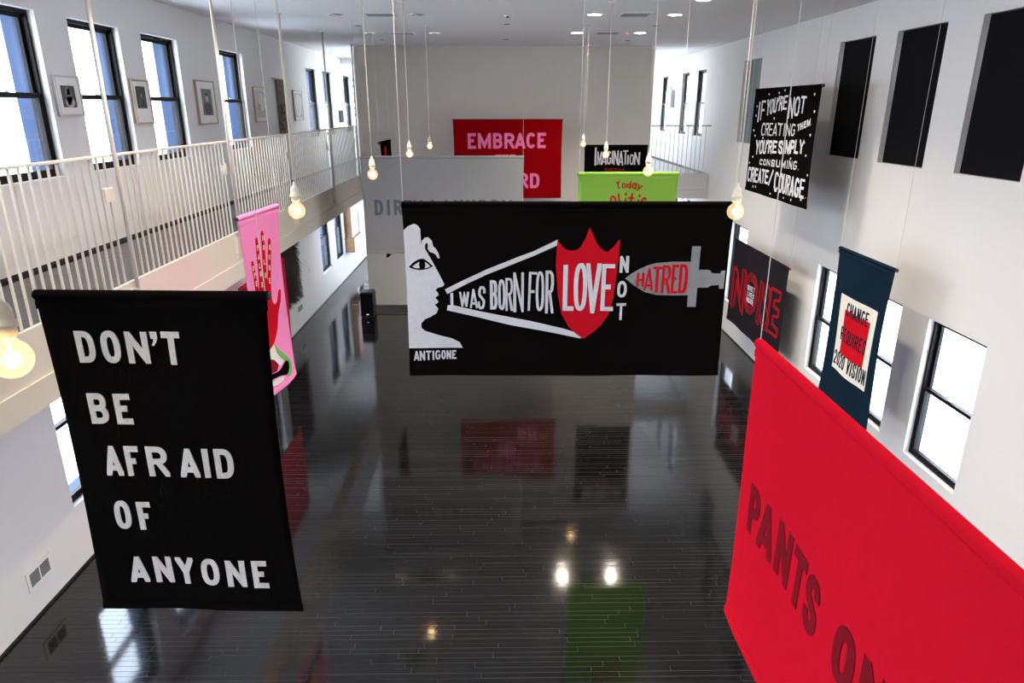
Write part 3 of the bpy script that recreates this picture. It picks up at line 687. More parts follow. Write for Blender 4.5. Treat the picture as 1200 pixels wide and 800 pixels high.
B.shape('white_patch', [(.40, 1.40), (.484, 1.372), (.513, 1.465), (.56, 1.54), (.62, 1.598), (.56, 1.63), (.504, 1.598), (.451, 1.525), (.34, 1.48), (.30, 1.42)], M['cream_felt'])
B.shape('red_patch', [(.30, 1.49), (.383, 1.493), (.464, 1.541), (.515, 1.602), (.475, 1.655), (.384, 1.648), (.30, 1.60)], M['dark_red_felt'])
B.shape('black_patch', [(.25, 1.64), (.384, 1.656), (.475, 1.668), (.543, 1.665), (.600, 1.64), (.674, 1.615), (.720, 1.63), (.742, 1.665), (.730, 1.72), (.680, 1.76), (.634, 1.765), (.56, 1.74), (.498, 1.724), (.388, 1.711), (.25, 1.70)], M['black_felt'], 0.0, 0.006)
B.shape('white_patch', [(.469, 1.735), (.54, 1.745), (.608, 1.768), (.56, 1.795), (.49, 1.80), (.424, 1.795), (.30, 1.77), (.36, 1.735)], M['cream_felt'], 0.0, 0.005)
for L_, w in ((['O', .170, .485, .222, .545], 0), (['P', .190, .555, .242, .615], 0), (['E', .212, .640, .262, .705], 0),
              (['P', .318, .310, .368, .380], 0), (['A', .318, .400, .370, .470], 0), (['L', .326, .490, .372, .555], 0), (['M', .328, .570, .388, .635], 0), (['S', .342, .680, .392, .750], 0),
              (['H', .452, .240, .502, .310], 0), (['O', .448, .330, .498, .405], 0), (['L', .440, .470, .486, .545], 0), (['D', .436, .605, .486, .680], 0),
              (['M', .584, .355, .640, .425], 0), (['O', .560, .450, .612, .520], 0), (['R', .540, .550, .592, .625], 0), (['E', .522, .680, .570, .750], 0)):
    cx_, cy_ = (L_[1] + L_[3]) / 2 , (L_[2] + L_[4]) / 2
    B.letters([(L_[0], cx_ - .017, cy_ - .026, cx_ + .017, cy_ + .026)], M['gold_thread'], 0.0085, t1=0.008)

# --- grey DIRTY LAUNDRY
B = Banner("wide light grey banner reading DIRTY LAUNDRY in slate letters, behind the black megaphone banner", (-2.317, 11.7, -0.733), (0.360, 11.7, -0.733), 1.615, M['grey_felt'], amp=0.012, lam=0.8, pinch=0.01, seed=0.9, grid=0.1)
B.letters([('D', .177, .709, .320, .964), ('I', .385, .709, .437, .964), ('R', .504, .709, .650, .964), ('T', .674, .709, .815, .964), ('Y', .835, .709, .995, .964),
           ('L', 1.13, .709, 1.25, .964), ('A', 1.29, .709, 1.47, .964), ('U', 1.51, .709, 1.66, .964), ('N', 1.72, .709, 1.87, .964), ('D', 1.93, .709, 2.08, .964), ('R', 2.13, .709, 2.28, .964), ('Y', 2.32, .709, 2.49, .964)], M['slate_felt'], 0.05)

# --- red EMBRACE
B = Banner("red banner reading EMBRACE in pink letters, high on the far central wall", (-1.034, 15.3, -0.213), (1.286, 15.3, -0.206), 1.64, M['embrace_red'], amp=0.006, lam=0.9, pinch=0.01, sleeve=0.018, seed=1.4, grid=0.12)
B.letters([('E', .304, .284, .480, .603), ('M', .523, .282, .801, .600), ('B', .846, .282, 1.044, .599), ('R', 1.087, .282, 1.300, .599), ('A', 1.310, .280, 1.532, .597), ('C', 1.555, .275, 1.758, .592), ('E', 1.792, .275, 1.972, .590),
           ('T', .890, .724, 1.025, 1.00), ('H', 1.045, .724, 1.175, 1.00), ('E', 1.195, .724, 1.32, 1.00),
           ('R', 1.400, 1.112, 1.600, 1.428), ('D', 1.640, 1.112, 1.844, 1.428)], M['pink_letter'], 0.062)

# --- green
B = Banner("lime green banner with red hand-cut words Today politics, under the right pendant lamps", (0.892, 8.3, -0.706), (2.077, 8.3, -0.706), 1.87, M['green_felt'], amp=0.010, lam=0.6, pinch=0.015, sleeve=0.024, seed=2.2, grid=0.08)
gs = lambda L: [(c, a * .943, b * .943, a2 * .943, b2 * .943, r) for (c, a, b, a2, b2, r) in L]
B.letters(gs([('T', .485, .118, .530, .207, -14), ('o', .553, .103, .603, .200, -4), ('d', .612, .112, .668, .198, 2), ('a', .684, .100, .738, .206, 10), ('y', .748, .135, .806, .222, 24)]), M['red_felt'], 0.013, seed=11)
B.letters(gs([('o', .408, .22, .490, .44, -10), ('l', .510, .268, .545, .43, -8), ('i', .588, .262, .622, .42, 3), ('t', .652, .268, .710, .42, 6), ('i', .755, .283, .790, .44, 10), ('c', .806, .24, .884, .47, 14)]), M['red_felt'], 0.020, seed=12)

# --- IMAGINATION
B = Banner("black banner reading IMAGINATION in tall white letters, beside the red banner on the far wall", (1.556, 13.5, -0.647), (2.757, 13.5, -0.647), 1.90, M['black_felt'], amp=0.006, lam=0.6, pinch=0.01, sleeve=0.02, seed=0.4, grid=0.1)
B.letters([('I', .192, .051, .236, .380, 0, .034), ('M', .245, .125, .335, .366), ('A', .330, .130, .432, .368), ('G', .432, .114, .515, .360), ('I', .522, .114, .553, .350, 0, .026), ('N', .560, .108, .652, .368), ('A', .655, .114, .745, .380), ('T', .735, .102, .832, .366), ('I', .818, .190, .850, .362, 0, .024), ('O', .862, .173, .948, .369), ('N', .950, .139, 1.062, .369)], M['cool_white_felt'], 0.024, jit=0.04, seed=13)
B.letters(row('BIRTHS', .395, .785, .425, .62, .25, b0e=.44), M['dark_red_felt'], 0.020, jit=0.04, seed=14)

# --- NOISE
B = Banner("charcoal banner with tangled red outline letters NOISE near the right wall", (4.4, 12.92, -2.319), (4.4, 10.345, -2.319), 1.57, M['charcoal_felt'], amp=0.010, lam=0.9, pinch=0.012, sleeve=0.022, seed=1.9, grid=0.12)
def line_part(name, lines, ws=0.011):
    bm = bmesh.new()
    for i, (pts, cl) in enumerate(lines): ribbon(bm, pts, ws, cl, 0, 0.004 + 0.0002 * i)
    B.place(bm, name, M['line_red'])
Nn = [(.06, .52), (.23, .50), (.36, .73), (.56, .97), (.57, .46), (.75, .44), (.72, 1.23), (.60, 1.18), (.27, .72), (.245, 1.18), (.10, 1.25)]
line_part('outline_letter', [([(a + d, b + d * .6) for a, b in Nn], 1) for d in (0, .03, .06, .085)])
line_part('outline_letter', [([(1.08 + rx * math.cos(q * math.pi / 16), .80 + rx * 1.18 * math.sin(q * math.pi / 16)) for q in range(32)], 1) for rx in (.31, .285, .26, .225, .20)], 0.011)
line_part('outline_letter', [([(1.47 + d, .46 + d), (1.60 + d, .46 + d), (1.60 + d, 1.17 + d), (1.47 + d, 1.17 + d)], 1) for d in (0, .035)])
Sx = [(.98, .72), (.9, .9), (.5, 1), (.1, .87), (.06, .7), (.45, .54), (.9, .38), (.98, .2), (.6, 0), (.15, .08), (.0, .3)]
line_part('outline_letter', [(sm([(1.64 + d + p[0] * .32, 1.17 - p[1] * .74 + d * .5) for p in Sx]), 0) for d in (0, .05, .09)])
Ee = [(2.03, .44), (2.42, .43), (2.42, .56), (2.20, .60), (2.20, .70), (2.42, .72), (2.42, .83), (2.20, .86), (2.20, 1.00), (2.44, 1.03), (2.44, 1.16), (2.03, 1.16)]
line_part('outline_letter', [([(a - d, b + d * .7) for a, b in Ee], 1) for d in (0, .025, .06)] + [([(a, b), (a - .06, b + .042)], 0) for a, b in Ee])
B.letters(row('QUIET', .93, 1.23, .665, .755) + row('LIVES', .93, 1.23, .775, .865) + row('INSIDE', .92, 1.24, .885, .975), M['cool_white_felt'], 0.011, joined='lettering', t1=0.006)

# --- navy CHANGE REQUIRES 2020 VISION
B = Banner("navy blue banner with a white panel reading CHANGE REQUIRES 2020 VISION by the right wall", (4.1, 8.277, -1.583), (4.1, 7.009, -1.583), 1.90, M['navy_felt'], amp=0.014, lam=0.7, pinch=0.05, sleeve=0.022, seed=2.4, grid=0.08)
B.shape('panel', [(.204, .535), (1.070, .535), (1.070, 1.476), (.204, 1.476)], M['cream_felt'], 0, 0.004)
B.shape('red_block', [(.344, .698), (.940, .698), (.940, 1.245), (.344, 1.245)], M['red_felt'], 0.004, 0.0055)
B.letters(row('CHANGE', .39, .89, .60, .765, .22) + row('REQUIRES', .31, .94, .915, 1.085, .22) + row('2020 VISION', .225, 1.045, 1.235, 1.415, .22), M['navy_felt'], 0.022, t1=0.0075)

# --- IF YOU'RE NOT CREATING THEM
B = Banner("black banner high on the right with scratchy white lines IF YOU'RE NOT CREATING THEM", (4.0, 11.514, 0.292), (4.0, 9.133, 0.292), 1.55, M['black_felt'], amp=0.008, lam=0.9, pinch=0.015, sleeve=0.022, seed=1.0, grid=0.14)
tx = row('IF', .22, .50, .20, .50, .3, b0e=.17, b1e=.45) + row("YOU'RE", .56, 1.35, .17, .40, .12, b0e=.11, b1e=.30) + row('NOT', 1.42, 1.98, .15, .44, .15, b0e=.13, b1e=.34)
B.letters(tx, M['cool_white_felt'], 0.030, jit=0.09, seed=21)
B.letters(row('CREATING', .44, 1.74, .50, .69, .2, b0e=.49, b1e=.65) + [(c, a, b, a2, b2, -10) for (c, a, b, a2, b2) in row('THEM.', 1.81, 2.25, .50, .59, .2, b0e=.40, b1e=.49)], M['cool_white_felt'], 0.021, jit=0.09, seed=22)
B.letters(row("YOU'RE", .28, 1.18, .76, .98, .1, b0e=.73, b1e=.91) + row('SIMPLY', 1.23, 2.10, .73, .92, .1, b0e=.68, b1e=.86), M['cool_white_felt'], 0.034, jit=0.09, seed=23)
B.letters(row('CONSUMING.', .53, 2.06, 1.03, 1.12, .35, b0e=.96, b1e=1.08), M['cool_white_felt'], 0.019, jit=0.09, seed=24)
B.letters(row('CREATE/', .06, 1.14, 1.18, 1.42, .12, b0e=1.16, b1e=1.36) + row('COURAGE.', 1.20, 2.35, 1.165, 1.45, .12, b0e=1.18, b1e=1.43), M['cool_white_felt'], 0.036, jit=0.09, seed=25)
bm = bmesh.new(); rr = random.Random(31)
for (a, b) in [(.15, .26), (.6, .09), (1.0, .08), (1.2, .05), (2.2, .12), (2.27, .33), (.12, .62), (.2, .70), (2.25, .62), (2.1, .72), (2.2, .88), (.2, 1.02), (1.7, .95), (.35, 1.47), (.45, 1.46), (1.1, 1.50), (1.6, 1.50), (1.9, 1.49), (2.2, 1.45), (.15, .40), (.55, .72), (1.15, .5), (.95, .43), (2.32, 1.12), (.08, 1.12)]:
    poly(bm, [(a + .022 * math.cos(q * 1.047) * rr.uniform(.6, 1.2), b + .018 * math.sin(q * 1.047)) for q in range(6)])
B.place(bm, 'dots', M['cool_white_felt'])

# --- crimson banner under the gallery
Banner("plain crimson banner half hidden behind the pink hand banner", (-3.49 + .0, 9.00, -2.26), (-3.49, 10.93, -2.26), 1.56, M['crimson'], amp=0.010, lam=0.8, pinch=0.01, seed=1.6, wires=False)
# --- slim black banner behind the grey one
B = Banner("narrow black banner with a red flame shape, seen edge-on behind the grey banner", (-2.112, 12.455, -0.545), (-2.075, 13.43, -0.545), 2.03, M['black_felt'], amp=0.02, lam=0.8, pinch=0.03, seed=0.3)
B.shape('flame', [(.42, .09), (.50, .13), (.60, .30), (.66, .60), (.62, 1.1), (.45, 1.3), (.25, 1.1), (.16, .60), (.25, .30), (.34, .13)], M['red_felt'])

# ------------------------------------------------------------------ pendant lamps
lamps = [(-1.242, 1.66, -0.600, 'nearest pendant lamp, its clear round bulb cut by the left frame edge'),
         (-1.247, 4.25, -0.588, 'pendant lamp with a glowing round bulb right of the pink hand banner'),
         (1.416, 4.21, -0.593, 'pendant lamp at the top right corner of the black megaphone banner'),
         (-1.250, 6.86, -0.605, 'pendant lamp in front of the grey banner, left of the megaphone banner'),
         (1.420, 6.88, -0.577, 'pendant lamp in front of the lime green banner'),
         (-1.235, 9.58, -0.575, 'pendant lamp at the top edge of the grey banner'),
         (1.400, 9.62, -0.588, 'pendant lamp in front of the black IMAGINATION banner'),
         (-1.235, 12.30, -0.612, 'small far pendant lamp left of the red EMBRACE banner'),
         (1.400, 12.34, -0.583, 'small far pendant lamp right of the red EMBRACE banner')]
GR = 'bare-bulb pendant lamps in two rows'
bulb_r = 0.050
for (x, y, z, lab) in lamps:
    z += H
    t = thing('pendant_lamp', lab, 'lamp', (x, y, z), GR); O = t.location
    bm = bmesh.new(); lathe(bm, x, y, [(0.0, ZC - 0.028), (0.030, ZC - 0.027), (0.052, ZC - 0.010), (0.055, ZC - 0.001)], 20); finish(bm, 'canopy', M['white_plastic'], t, O, smooth=True)
    bm = bmesh.new(); tube(bm, (x, y, z + 0.150), (x, y, ZC - 0.026), 0.0045, 8); finish(bm, 'cord', M['cord'], t, O, smooth=True)
    bm = bmesh.new()
    lathe(bm, x, y, [(0.0, z + 0.172), (0.007, z + 0.172), (0.010, z + 0.150), (0.020, z + 0.142), (0.025, z + 0.128), (0.026, z + 0.098), (0.031, z + 0.097), (0.032, z + 0.084), (0.027, z + 0.082), (0.027, z + 0.060), (0.018, z + 0.056), (0.0, z + 0.056)], 24)
    finish(bm, 'socket', M['ivory'], t, O, smooth=True)
    bm = bmesh.new(); prof = [(0.016, z + 0.072), (0.018, z + 0.055)]
    for i in range(1, 15):
        a = math.radians(70 - i * 160 / 14); prof.append((bulb_r * math.cos(a), z + bulb_r * math.sin(a)))
    prof.append((0.0, z - bulb_r)); lathe(bm, x, y, prof, 24); finish(bm, 'bulb', M['bulb_glass'], t, O, smooth=True)
    bm = bmesh.new(); bmesh.ops.create_uvsphere(bm, u_segments=12, v_segments=8, radius=0.022, matrix=Matrix.Translation((x, y, z - 0.002)))
    finish(bm, 'filament', M['filament'], t, O, smooth=True)
    bm = bmesh.new(); tube(bm, (x, y, z + 0.012), (x, y, z + 0.055), 0.004, 6); finish(bm, 'stem', M['ivory'], t, O)
    l = bpy.data.lights.new('bulb_light', 'POINT'); l.energy = LAMP_W; l.color = (1.0, 0.66, 0.36); l.shadow_soft_size = 0.02
    lo = bpy.data.objects.new('bulb_light', l); COL.objects.link(lo); lo.parent = t; lo.location = (0, 0, -0.002)

# ------------------------------------------------------------------ ceiling fittings
DL = [(-2.38, 10.95, 0, 'unlit chrome recessed downlight at the left of the ceiling row before the central wall'), (-1.20, 10.95, 0, 'unlit chrome recessed downlight left of the ceiling middle'),
      (1.34, 10.88, 1, 'large lit recessed downlight right of the ceiling middle'), (2.50, 10.9, 1, 'large lit recessed downlight at the right of its ceiling row'),
      (-2.36, 13.5, 1, 'small lit downlight at the left end of the row nearest the central wall'), (-1.20, 13.5, 1, 'small lit downlight second from left in the row nearest the central wall'),
      (1.35, 13.42, 1, 'small lit downlight third from left in the row nearest the central wall'), (2.48, 13.42, 1, 'small lit downlight at the right end of the row nearest the central wall'),
      (-2.36, 9.38, 0, 'downlight at the top edge of the photo, left of the ceiling'), (2.50, 9.40, 1, 'downlight at the top edge of the photo, right of the ceiling')]
for yy, wy in ((8.3, 'above the middle of the hall'), (5.8, 'above the near part of the hall'), (3.2, 'above the near banners'), (0.6, 'above the near gallery')):
    for xx, wx in ((-2.36, 'far left'), (-1.2, 'left of centre'), (1.34, 'right of centre'), (2.48, 'far right')):
        if yy > 5 or abs(xx) > 2: DL.append((xx, yy, 1, 'recessed ceiling downlight %s of its row, %s' % (wx, wy)))
def spot_light(t, z):
    l = bpy.data.lights.new('downlight_beam', 'SPOT'); l.energy = DOWN_W; l.color = (1.0, 0.86, 0.70); l.spot_size = math.radians(125); l.spot_blend = 0.8; l.shadow_soft_size = 0.06
    lo = bpy.data.objects.new('downlight_beam', l); COL.objects.link(lo); lo.parent = t; lo.location = (0, 0, -0.03)
for (x, y, on, lab) in DL:
    t = thing('ceiling_downlight', lab, 'downlight', (x, y, ZC - 0.008), 'recessed ceiling downlights'); O = t.location; R_ = 0.115
    bm = bmesh.new(); lathe(bm, x, y, [(R_, ZC - 0.0005), (R_, ZC - 0.006), (R_ - 0.014, ZC - 0.009), (R_ - 0.018, ZC - 0.004)], 28); finish(bm, 'trim_ring', M['white_plastic'] if on else M['chrome'], t, O, smooth=True)
    bm = bmesh.new(); lathe(bm, x, y, [(R_ - 0.017, ZC - 0.0045), (0.0, ZC - 0.0045)], 28); finish(bm, 'lens', (M['down_on'] if x > 0 else M['down_dim']) if on else M['grille'], t, O)
    if on and not (y > 13 and x < 0): spot_light(t, 0)
    else:
        bm = bmesh.new(); lathe(bm, x, y, [(0.06, ZC - 0.006), (0.05, ZC - 0.012), (0.02, ZC - 0.010), (0.0, ZC - 0.010)], 20); finish(bm, 'reflector', M['chrome'], t, O, smooth=True)
for (x0, x1, y0, y1, lab) in [(-1.98, -1.52, 10.74, 11.14, 'square grey ceiling vent between the two chrome downlights'), (1.70, 2.15, 10.66, 11.10, 'square grey ceiling vent between the two large lit downlights'),
                              (-2.00, -1.55, 13.34, 13.74, 'farther grey ceiling vent on the left, near the central wall'), (1.68, 2.13, 13.24, 13.64, 'farther grey ceiling vent on the right, near the central wall')]:
    xc, yc = (x0 + x1) / 2, (y0 + y1) / 2
    t = thing('ceiling_vent', lab, 'vent', (xc, yc, ZC - 0.012), 'square ceiling vents'); O = t.location
    bm = bmesh.new()
    box(bm, x0, x1, y0, y0 + .03, ZC - .012, ZC - .001); box(bm, x0, x1, y1 - .03, y1, ZC - .012, ZC - .001); box(bm, x0, x0 + .03, y0 + .03, y1 - .03, ZC - .012, ZC - .001); box(bm, x1 - .03, x1, y0 + .03, y1 - .03, ZC - .012, ZC - .001)
    finish(bm, 'frame', M['white_plastic'], t, O)
    bm = bmesh.new(); box(bm, x0 + .03, x1 - .03, y0 + .03, y1 - .03, ZC - .003, ZC - .001); finish(bm, 'backing', M['vent_dark'], t, O)
    for i in range(9):
        bm = bmesh.new(); yy = y0 + .045 + i * (y1 - y0 - .09) / 8; box(bm, x0 + .03, x1 - .03, yy - .009, yy + .009, ZC - .010, ZC - .004); finish(bm, 'slat', M['grille'], t, O)
for (x, y, lab) in [(-2.33, 12.36, 'small flat ceiling disc at left, beyond the chrome downlights'), (.09, 12.1, 'small flat ceiling disc at the middle, beyond the round sensor'), (2.52, 12.3, 'small flat ceiling disc at right, beyond the lit downlights'),
                    (-2.34, 14.85, 'small flat ceiling disc nearest the central wall, left'), (.09, 14.7, 'small flat ceiling disc nearest the central wall, middle'), (2.50, 14.85, 'small flat ceiling disc nearest the central wall, right')]:
    bm = bmesh.new(); lathe(bm, x, y, [(0.055, ZC - .0005), (0.055, ZC - .006), (0.045, ZC - .012), (0.0, ZC - .012)], 18)
    tag(finish(bm, 'sprinkler_cover', M['grille'], origin=(x, y, ZC - .012), smooth=False), lab, 'sprinkler', 'sprinkler covers on the ceiling')
t = thing('smoke_detector', 'round white smoke detector in the middle of the ceiling', 'detector', (.09, 10.93, ZC - .05)); O = t.location
bm = bmesh.new(); lathe(bm, .09, 10.93, [(.07, ZC - .0005), (.07, ZC - .012), (.05, ZC - .016)], 20); finish(bm, 'base', M['white_plastic'], t, O)
bm = bmesh.new(); lathe(bm, .09, 10.93, [(.04, ZC - .016), (.035, ZC - .042), (.0, ZC - .05)], 20); finish(bm, 'dome', M['chrome'], t, O, smooth=True)
t = thing('fire_sensor', 'tiny sensor with a red light beside the farther right ceiling vent', 'sensor', (2.24, 13.4, ZC - .03)); O = t.location
bm = bmesh.new(); lathe(bm, 2.24, 13.4, [(.03, ZC - .0005), (.03, ZC - .018), (.0, ZC - .02)], 14); finish(bm, 'body', M['white_plastic'], t, O)
bm = bmesh.new(); lathe(bm, 2.24, 13.4, [(.012, ZC - .02), (.010, ZC - .028), (.0, ZC - .03)], 10); finish(bm, 'indicator', M['led_red'], t, O)

# ------------------------------------------------------------------ framed pictures on the left gallery wall
def picture(lab, y0, y1, z0, z1, py0, py1, pz0, pz1, frame, prints, depth=0.035, fw=0.02):
    z0 += H; z1 += H; pz0 += H; pz1 += H; x = XL + 0.001; X1 = XL + depth
    t = thing('framed_picture', lab, 'picture', (XL + 0.001, (y0 + y1) / 2, z0), 'framed pictures on the left gallery wall'); O = t.location
    bm = bmesh.new()
    box(bm, x, X1, y0, y0 + fw, z0, z1); box(bm, x, X1, y1 - fw, y1, z0, z1); box(bm, x, X1, y0 + fw, y1 - fw, z0, z0 + fw); box(bm, x, X1, y0 + fw, y1 - fw, z1 - fw, z1)
    finish(bm, 'frame', frame, t, O)
    bm = bmesh.new(); box(bm, x, X1 - 0.010, y0 + fw, y1 - fw, z0 + fw, z1 - fw); finish(bm, 'mat_board', M['mat_board'], t, O)
    bm = bmesh.new(); box(bm, X1 - 0.0098, X1 - 0.0085, py0, py1, pz0, pz1); p = finish(bm, 'print', M[prints[0]], t, O)
    for (kind, cy, cz, ry, rz) in prints[2]:                       # printed tones
        bm = bmesh.new(); cy = py0 + cy * (py1 - py0); cz = pz0 + cz * (pz1 - pz0)
        vs = [bm.verts.new((X1 - 0.0078, min(py1, max(py0, cy + ry * (py1 - py0) * math.cos(a * math.pi / 10))), min(pz1, max(pz0, cz + rz * (pz1 - pz0) * math.sin(a * math.pi / 10))))) for a in range(20)]
        bm.faces.new(vs); bmesh.ops.remove_doubles(bm, verts=bm.verts[:], dist=1e-5); finish(bm, 'printed_figure', M[kind], t, O)
    return t
picture('pale framed portrait print between the first two gallery windows', 7.20, 7.62, -.075, .31, 7.29, 7.52, .01, .215, M['frame_white'], ('print_dark', 0, [('print_mid', .5, .55, .25, .4), ('print_pale', .5, .72, .12, .16), ('print_pale', .52, .25, .34, .26), ('print_dark', .45, .18, .12, .1)]))
picture('pale framed dark print between the second and third gallery windows', 8.68, 9.10, -.18, .325, 8.76, 8.99, .0, .25, M['frame_wood'], ('print_dark', 0, [('print_mid', .5, .55, .10, .15), ('print_mid', .3, .2, .05, .22), ('print_pale', .55, .6, .05, .06)]))
picture('light wood framed portrait between the third and fourth gallery windows', 10.48, 11.14, -.225, .385, 10.65, 11.01, -.095, .27, M['frame_wood'], ('print_mid', 0, [('print_dark', .5, .25, .36, .26), ('print_pale', .5, .62, .12, .14), ('print_dark', .5, .78, .13, .08)]))
picture('wood framed pale drawing left of the woven wall hanging', 12.88, 13.50, -.24, .365, 12.98, 13.42, -.16, .29, M['frame_wood'], ('print_grey', 0, [('mat_board', .6, .6, .36, .36), ('print_mid', .35, .42, .10, .14)]))
picture('wood framed white picture right of the woven wall hanging', 15.32, 15.95, -.25, .36, 15.40, 15.88, -.18, .30, M['frame_wood'], ('print_pale', 0, [('mat_board', .5, .5, .48, .48), ('print_grey', .4, .3, .1, .1)]))
t = thing('woven_wall_hanging', 'narrow brown woven hanging with dark knots on the left gallery wall', 'tapestry', (XL + .03, 14.45, -.50 + H)); O = t.location
bm = bmesh.new(); tube(bm, (XL + .03, 13.98, .535 + H), (XL + .03, 14.80, .535 + H), .012, 8); finish(bm, 'rod', M['frame_wood'], t, O)
bm = bmesh.new(); n = 14
for j in range(n):
    a, b = 14.22 + .48 * j / n, 14.22 + .48 * (j + .92) / n; box(bm, XL + .012, XL + .045 + .006 * (j % 2), a, b, -.47 + H - .02 * (j % 3), .53 + H)
finish(bm, 'weave', M['weave'], t, O)
bm = bmesh.new(); rr = random.Random(8)
for j in range(60):
    y = rr.uniform(14.23, 14.68); z = rr.uniform(-.45, .08) + H; box(bm, XL + .045, XL + .062, y - .014, y + .014, z - .014, z + .014)
finish(bm, 'knots', M['weave_dark'], t, O, kind='stuff')
for (y0, y1, lab) in ((19.52, 19.62, 'slim grey panel on the far gallery wall, the nearer of two'), (19.78, 19.88, 'slim grey panel on the far gallery wall, the farther of two')):
    bm = bmesh.new(); box(bm, XL + .001, XL + .05, y0, y1, -.36 + H, -.05 + H); bevel(bm, .004)
    tag(finish(bm, 'wall_panel', M['slate_felt'], origin=(XL + .001, y0, -.36 + H)), lab, 'panel', 'slim panels on the far gallery wall')

t = thing('bead_hanging', 'thin string of dark beads on the farthest left gallery wall', 'ornament', (XL + .03, 21.6, -.22 + H)); O = t.location
bm = bmesh.new(); tube(bm, (XL + .03, 21.6, -.22 + H), (XL + .03, 21.6, .82 + H), .008, 6); finish(bm, 'string', M['weave_dark'], t, O)
for zz in (-.18, .0, .2, .42, .62, .78):
    bm = bmesh.new(); bmesh.ops.create_uvsphere(bm, u_segments=10, v_segments=6, radius=.035, matrix=Matrix.Translation((XL + .037, 21.6, zz + H))); finish(bm, 'bead', M['weave_dark'], t, O, smooth=True)

# wall registers low on the left wall
for (y0, y1, z0, z1, lab) in ((5.34, 5.69, -4.225, -4.02, 'white wall vent low on the left wall left of the black five-line banner'), (14.18, 14.58, -4.17, -3.97, 'white wall vent under the shaggy brown hanging')):
    t = thing('wall_vent', lab, 'vent', (XL + .001, (y0 + y1) / 2, z0 + H), 'white wall vents low on the left wall'); O = t.location
    z0 += H; z1 += H; f = .035
    bm = bmesh.new(); X1 = XL + .012
    box(bm, XL + .001, X1, y0, y0 + f, z0, z1); box(bm, XL + .001, X1, y1 - f, y1, z0, z1); box(bm, XL + .001, X1, y0 + f, y1 - f, z0, z0 + f); box(bm, XL + .001, X1, y0 + f, y1 - f, z1 - f, z1)
    box(bm, XL + .001, X1, (y0 + y1) / 2 - .008, (y0 + y1) / 2 + .008, z0 + f, z1 - f)
    finish(bm, 'frame', M['white_plastic'], t, O)
    bm = bmesh.new(); box(bm, XL + .001, XL + .003, y0 + f, y1 - f, z0 + f, z1 - f); finish(bm, 'backing', M['vent_dark'], t, O)
    for i in range(18):
        yy = y0 + f + .008 + i * (y1 - y0 - 2 * f - .016) / 17
        bm = bmesh.new(); box(bm, XL + .003, XL + .010, yy - .0035, yy + .0035, z0 + f, z1 - f); finish(bm, 'slat', M['grille'], t, O)
t = thing('wall_socket', 'small white socket plate on the lower left wall past the brown hanging', 'socket', (XL + .001, 15.33, -3.50 + H)); O = t.location
bm = bmesh.new(); box(bm, XL + .001, XL + .008, 15.29, 15.37, -3.52 + H, -3.40 + H); bevel(bm, .002); finish(bm, 'plate', M['white_plastic'], t, O)
bm = bmesh.new(); box(bm, XL + .008, XL + .010, 15.315, 15.345, -3.50 + H, -3.47 + H); box(bm, XL + .008, XL + .010, 15.315, 15.345, -3.45 + H, -3.42 + H); finish(bm, 'outlet', M['vent_dark'], t, O)

# shaggy brown hanging on the lower left wall
t = thing('shaggy_wall_hanging', 'dark brown shaggy fibre hanging on the lower left wall behind the crimson banner', 'tapestry', (XL + .05, 13.7, -3.86 + H)); O = t.location
bm = bmesh.new(); box(bm, XL + .002, XL + .03, 13.02, 14.34, -3.72 + H, -2.02 + H); finish(bm, 'backing', M['brown_fur'], t, O)
bm = bmesh.new(); rr = random.Random(12)
for i in range(3200):
    y = rr.uniform(12.98, 14.38); z = rr.uniform(-3.76, -2.02) + H; L = rr.uniform(.05, .13); w = rr.uniform(.006, .014)
    dx, dy, dz = rr.uniform(.03, .09), rr.uniform(-.06, .06), -L
    a = Vector((XL + .028, y, z)); b = a + Vector((dx, dy * .6, dz * .5)); c = b + Vector((dx * .2, dy * .6, dz * .6))
    v = [bm.verts.new(a + Vector((0, w, 0))), bm.verts.new(a + Vector((0, -w, 0))), bm.verts.new(b + Vector((0, -w, 0))), bm.verts.new(b + Vector((0, w, 0))), bm.verts.new(c)]
    bm.faces.new((v[0], v[1], v[2], v[3])); bm.faces.new((v[3], v[2], v[4]))
finish(bm, 'fibres', M['brown_fur'], t, O, kind='stuff')

# pink board with raw wood edge between the far lower windows
t = thing('pink_board', 'thick pale pink board with raw wood edges between the far lower left windows', 'artwork', (XL + .002, 19.6, -3.80 + H)); O = t.location
def slabp(y0, y1, z0, z1, x0, x1, name):
    bm = bmesh.new(); box(bm, x0, x1, y0, y1, z0, z1); o = finish(bm, name, [M['osb'], M['pale_pink']], t, O)
    for p in o.data.polygons:
        if p.normal.x > .9: p.material_index = 1
slabp(19.15, 20.05, -3.40 + H, -2.05 + H, XL + .002, XL + .20, 'upper_board')
slabp(19.10, 20.12, -3.80 + H, -3.402 + H, XL + .002, XL + .26, 'lower_board')

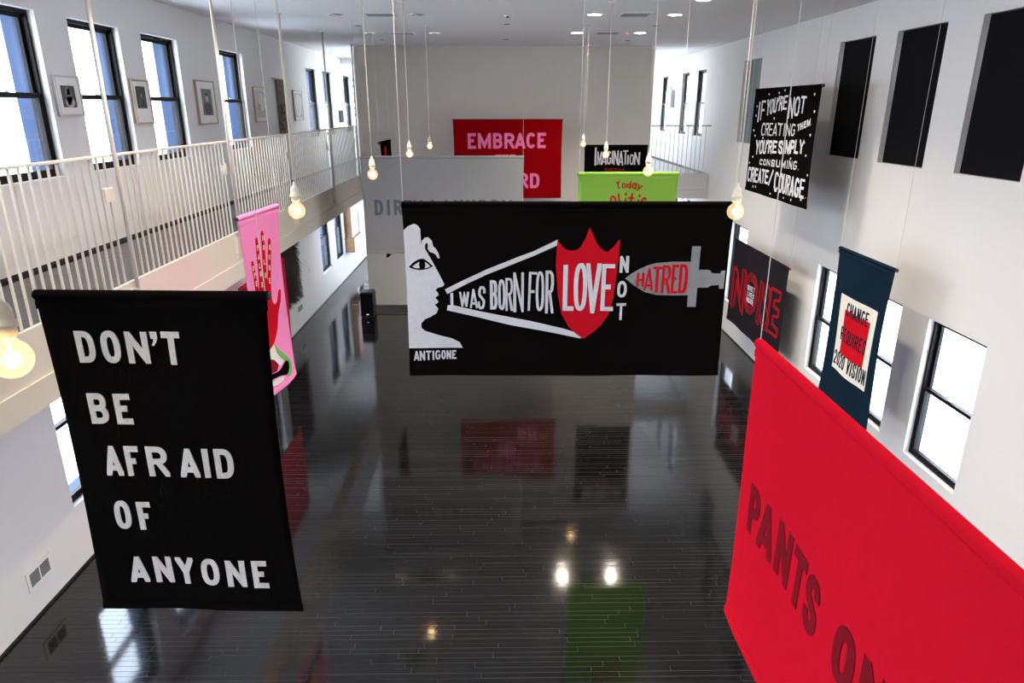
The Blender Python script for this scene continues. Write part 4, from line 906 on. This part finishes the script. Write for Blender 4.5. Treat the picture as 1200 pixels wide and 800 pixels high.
# grey cabinet on the far right upper wall
t = thing('wall_cabinet', 'pale grey metal cabinet on the right wall between far upper windows', 'cabinet', (XR - .05, 20.22, .03 + H)); O = t.location
bm = bmesh.new(); box(bm, XR - .10, XR - .001, 19.95, 20.55, .02 + H, .47 + H); bevel(bm, .006); finish(bm, 'body', M['panel_grey'], t, O)
bm = bmesh.new(); box(bm, XR - .112, XR - .10, 19.98, 20.52, .05 + H, .44 + H); finish(bm, 'door', M['panel_grey'], t, O)
for zz in (.12, .34): 
    bm = bmesh.new(); tube(bm, (XR - .112, 20.47, zz + H), (XR - .13, 20.47, zz + H), .018, 8); finish(bm, 'latch', M['vent_dark'], t, O)
for yy in (20.15, 20.35):
    bm = bmesh.new(); tube(bm, (XR - .05, yy, .47 + H), (XR - .05, yy, .56 + H), .012, 8); finish(bm, 'conduit', M['vent_dark'], t, O)

# black loudspeaker at the foot of the central wall
t = thing('floor_speaker', 'black box loudspeaker on the floor at the left corner of the central wall', 'speaker', (-3.05, 15.25, 0.0)); O = t.location
bm = bmesh.new(); box(bm, -3.21, -2.91, 15.07, 15.40, 0.012, .60); bevel(bm, .012, 2); finish(bm, 'cabinet', M['speaker'], t, O)
bm = bmesh.new(); box(bm, -3.19, -2.93, 15.060, 15.07, .06, .57); bevel(bm, .004); finish(bm, 'grille', M['shade'], t, O)
bm = bmesh.new(); box(bm, -3.08, -3.03, 15.054, 15.062, .085, .10); finish(bm, 'status_light', M['led'], t, O, )  # small glowing status light on the speaker grille
for (a, b) in ((-3.18, 15.10), (-2.94, 15.10), (-3.18, 15.37), (-2.94, 15.37)):
    bm = bmesh.new(); tube(bm, (a, b, 0.0005), (a, b, .013), .014, 8); finish(bm, 'foot', M['base_black'], t, O)
cu = bpy.data.curves.new('cable', 'CURVE'); cu.dimensions = '3D'; cu.bevel_depth = .006; sp = cu.splines.new('BEZIER'); pts = [(-2.93, 15.42, .02), (-2.6, 15.43, .021), (-2.0, 15.44, .021), (-1.0, 15.43, .021)]
sp.bezier_points.add(3)
for bp_, p in zip(sp.bezier_points, pts): bp_.co = p; bp_.handle_left_type = bp_.handle_right_type = 'AUTO'
cu.materials.append(M['base_black'])
tmp = bpy.data.objects.new('tmp_cable', cu); COL.objects.link(tmp)
me = bpy.data.meshes.new_from_object(tmp.evaluated_get(bpy.context.evaluated_depsgraph_get())); bpy.data.objects.remove(tmp)
o = link('cable', me); tag(o, 'black cable running from the floor speaker along the foot of the central wall', 'cable')
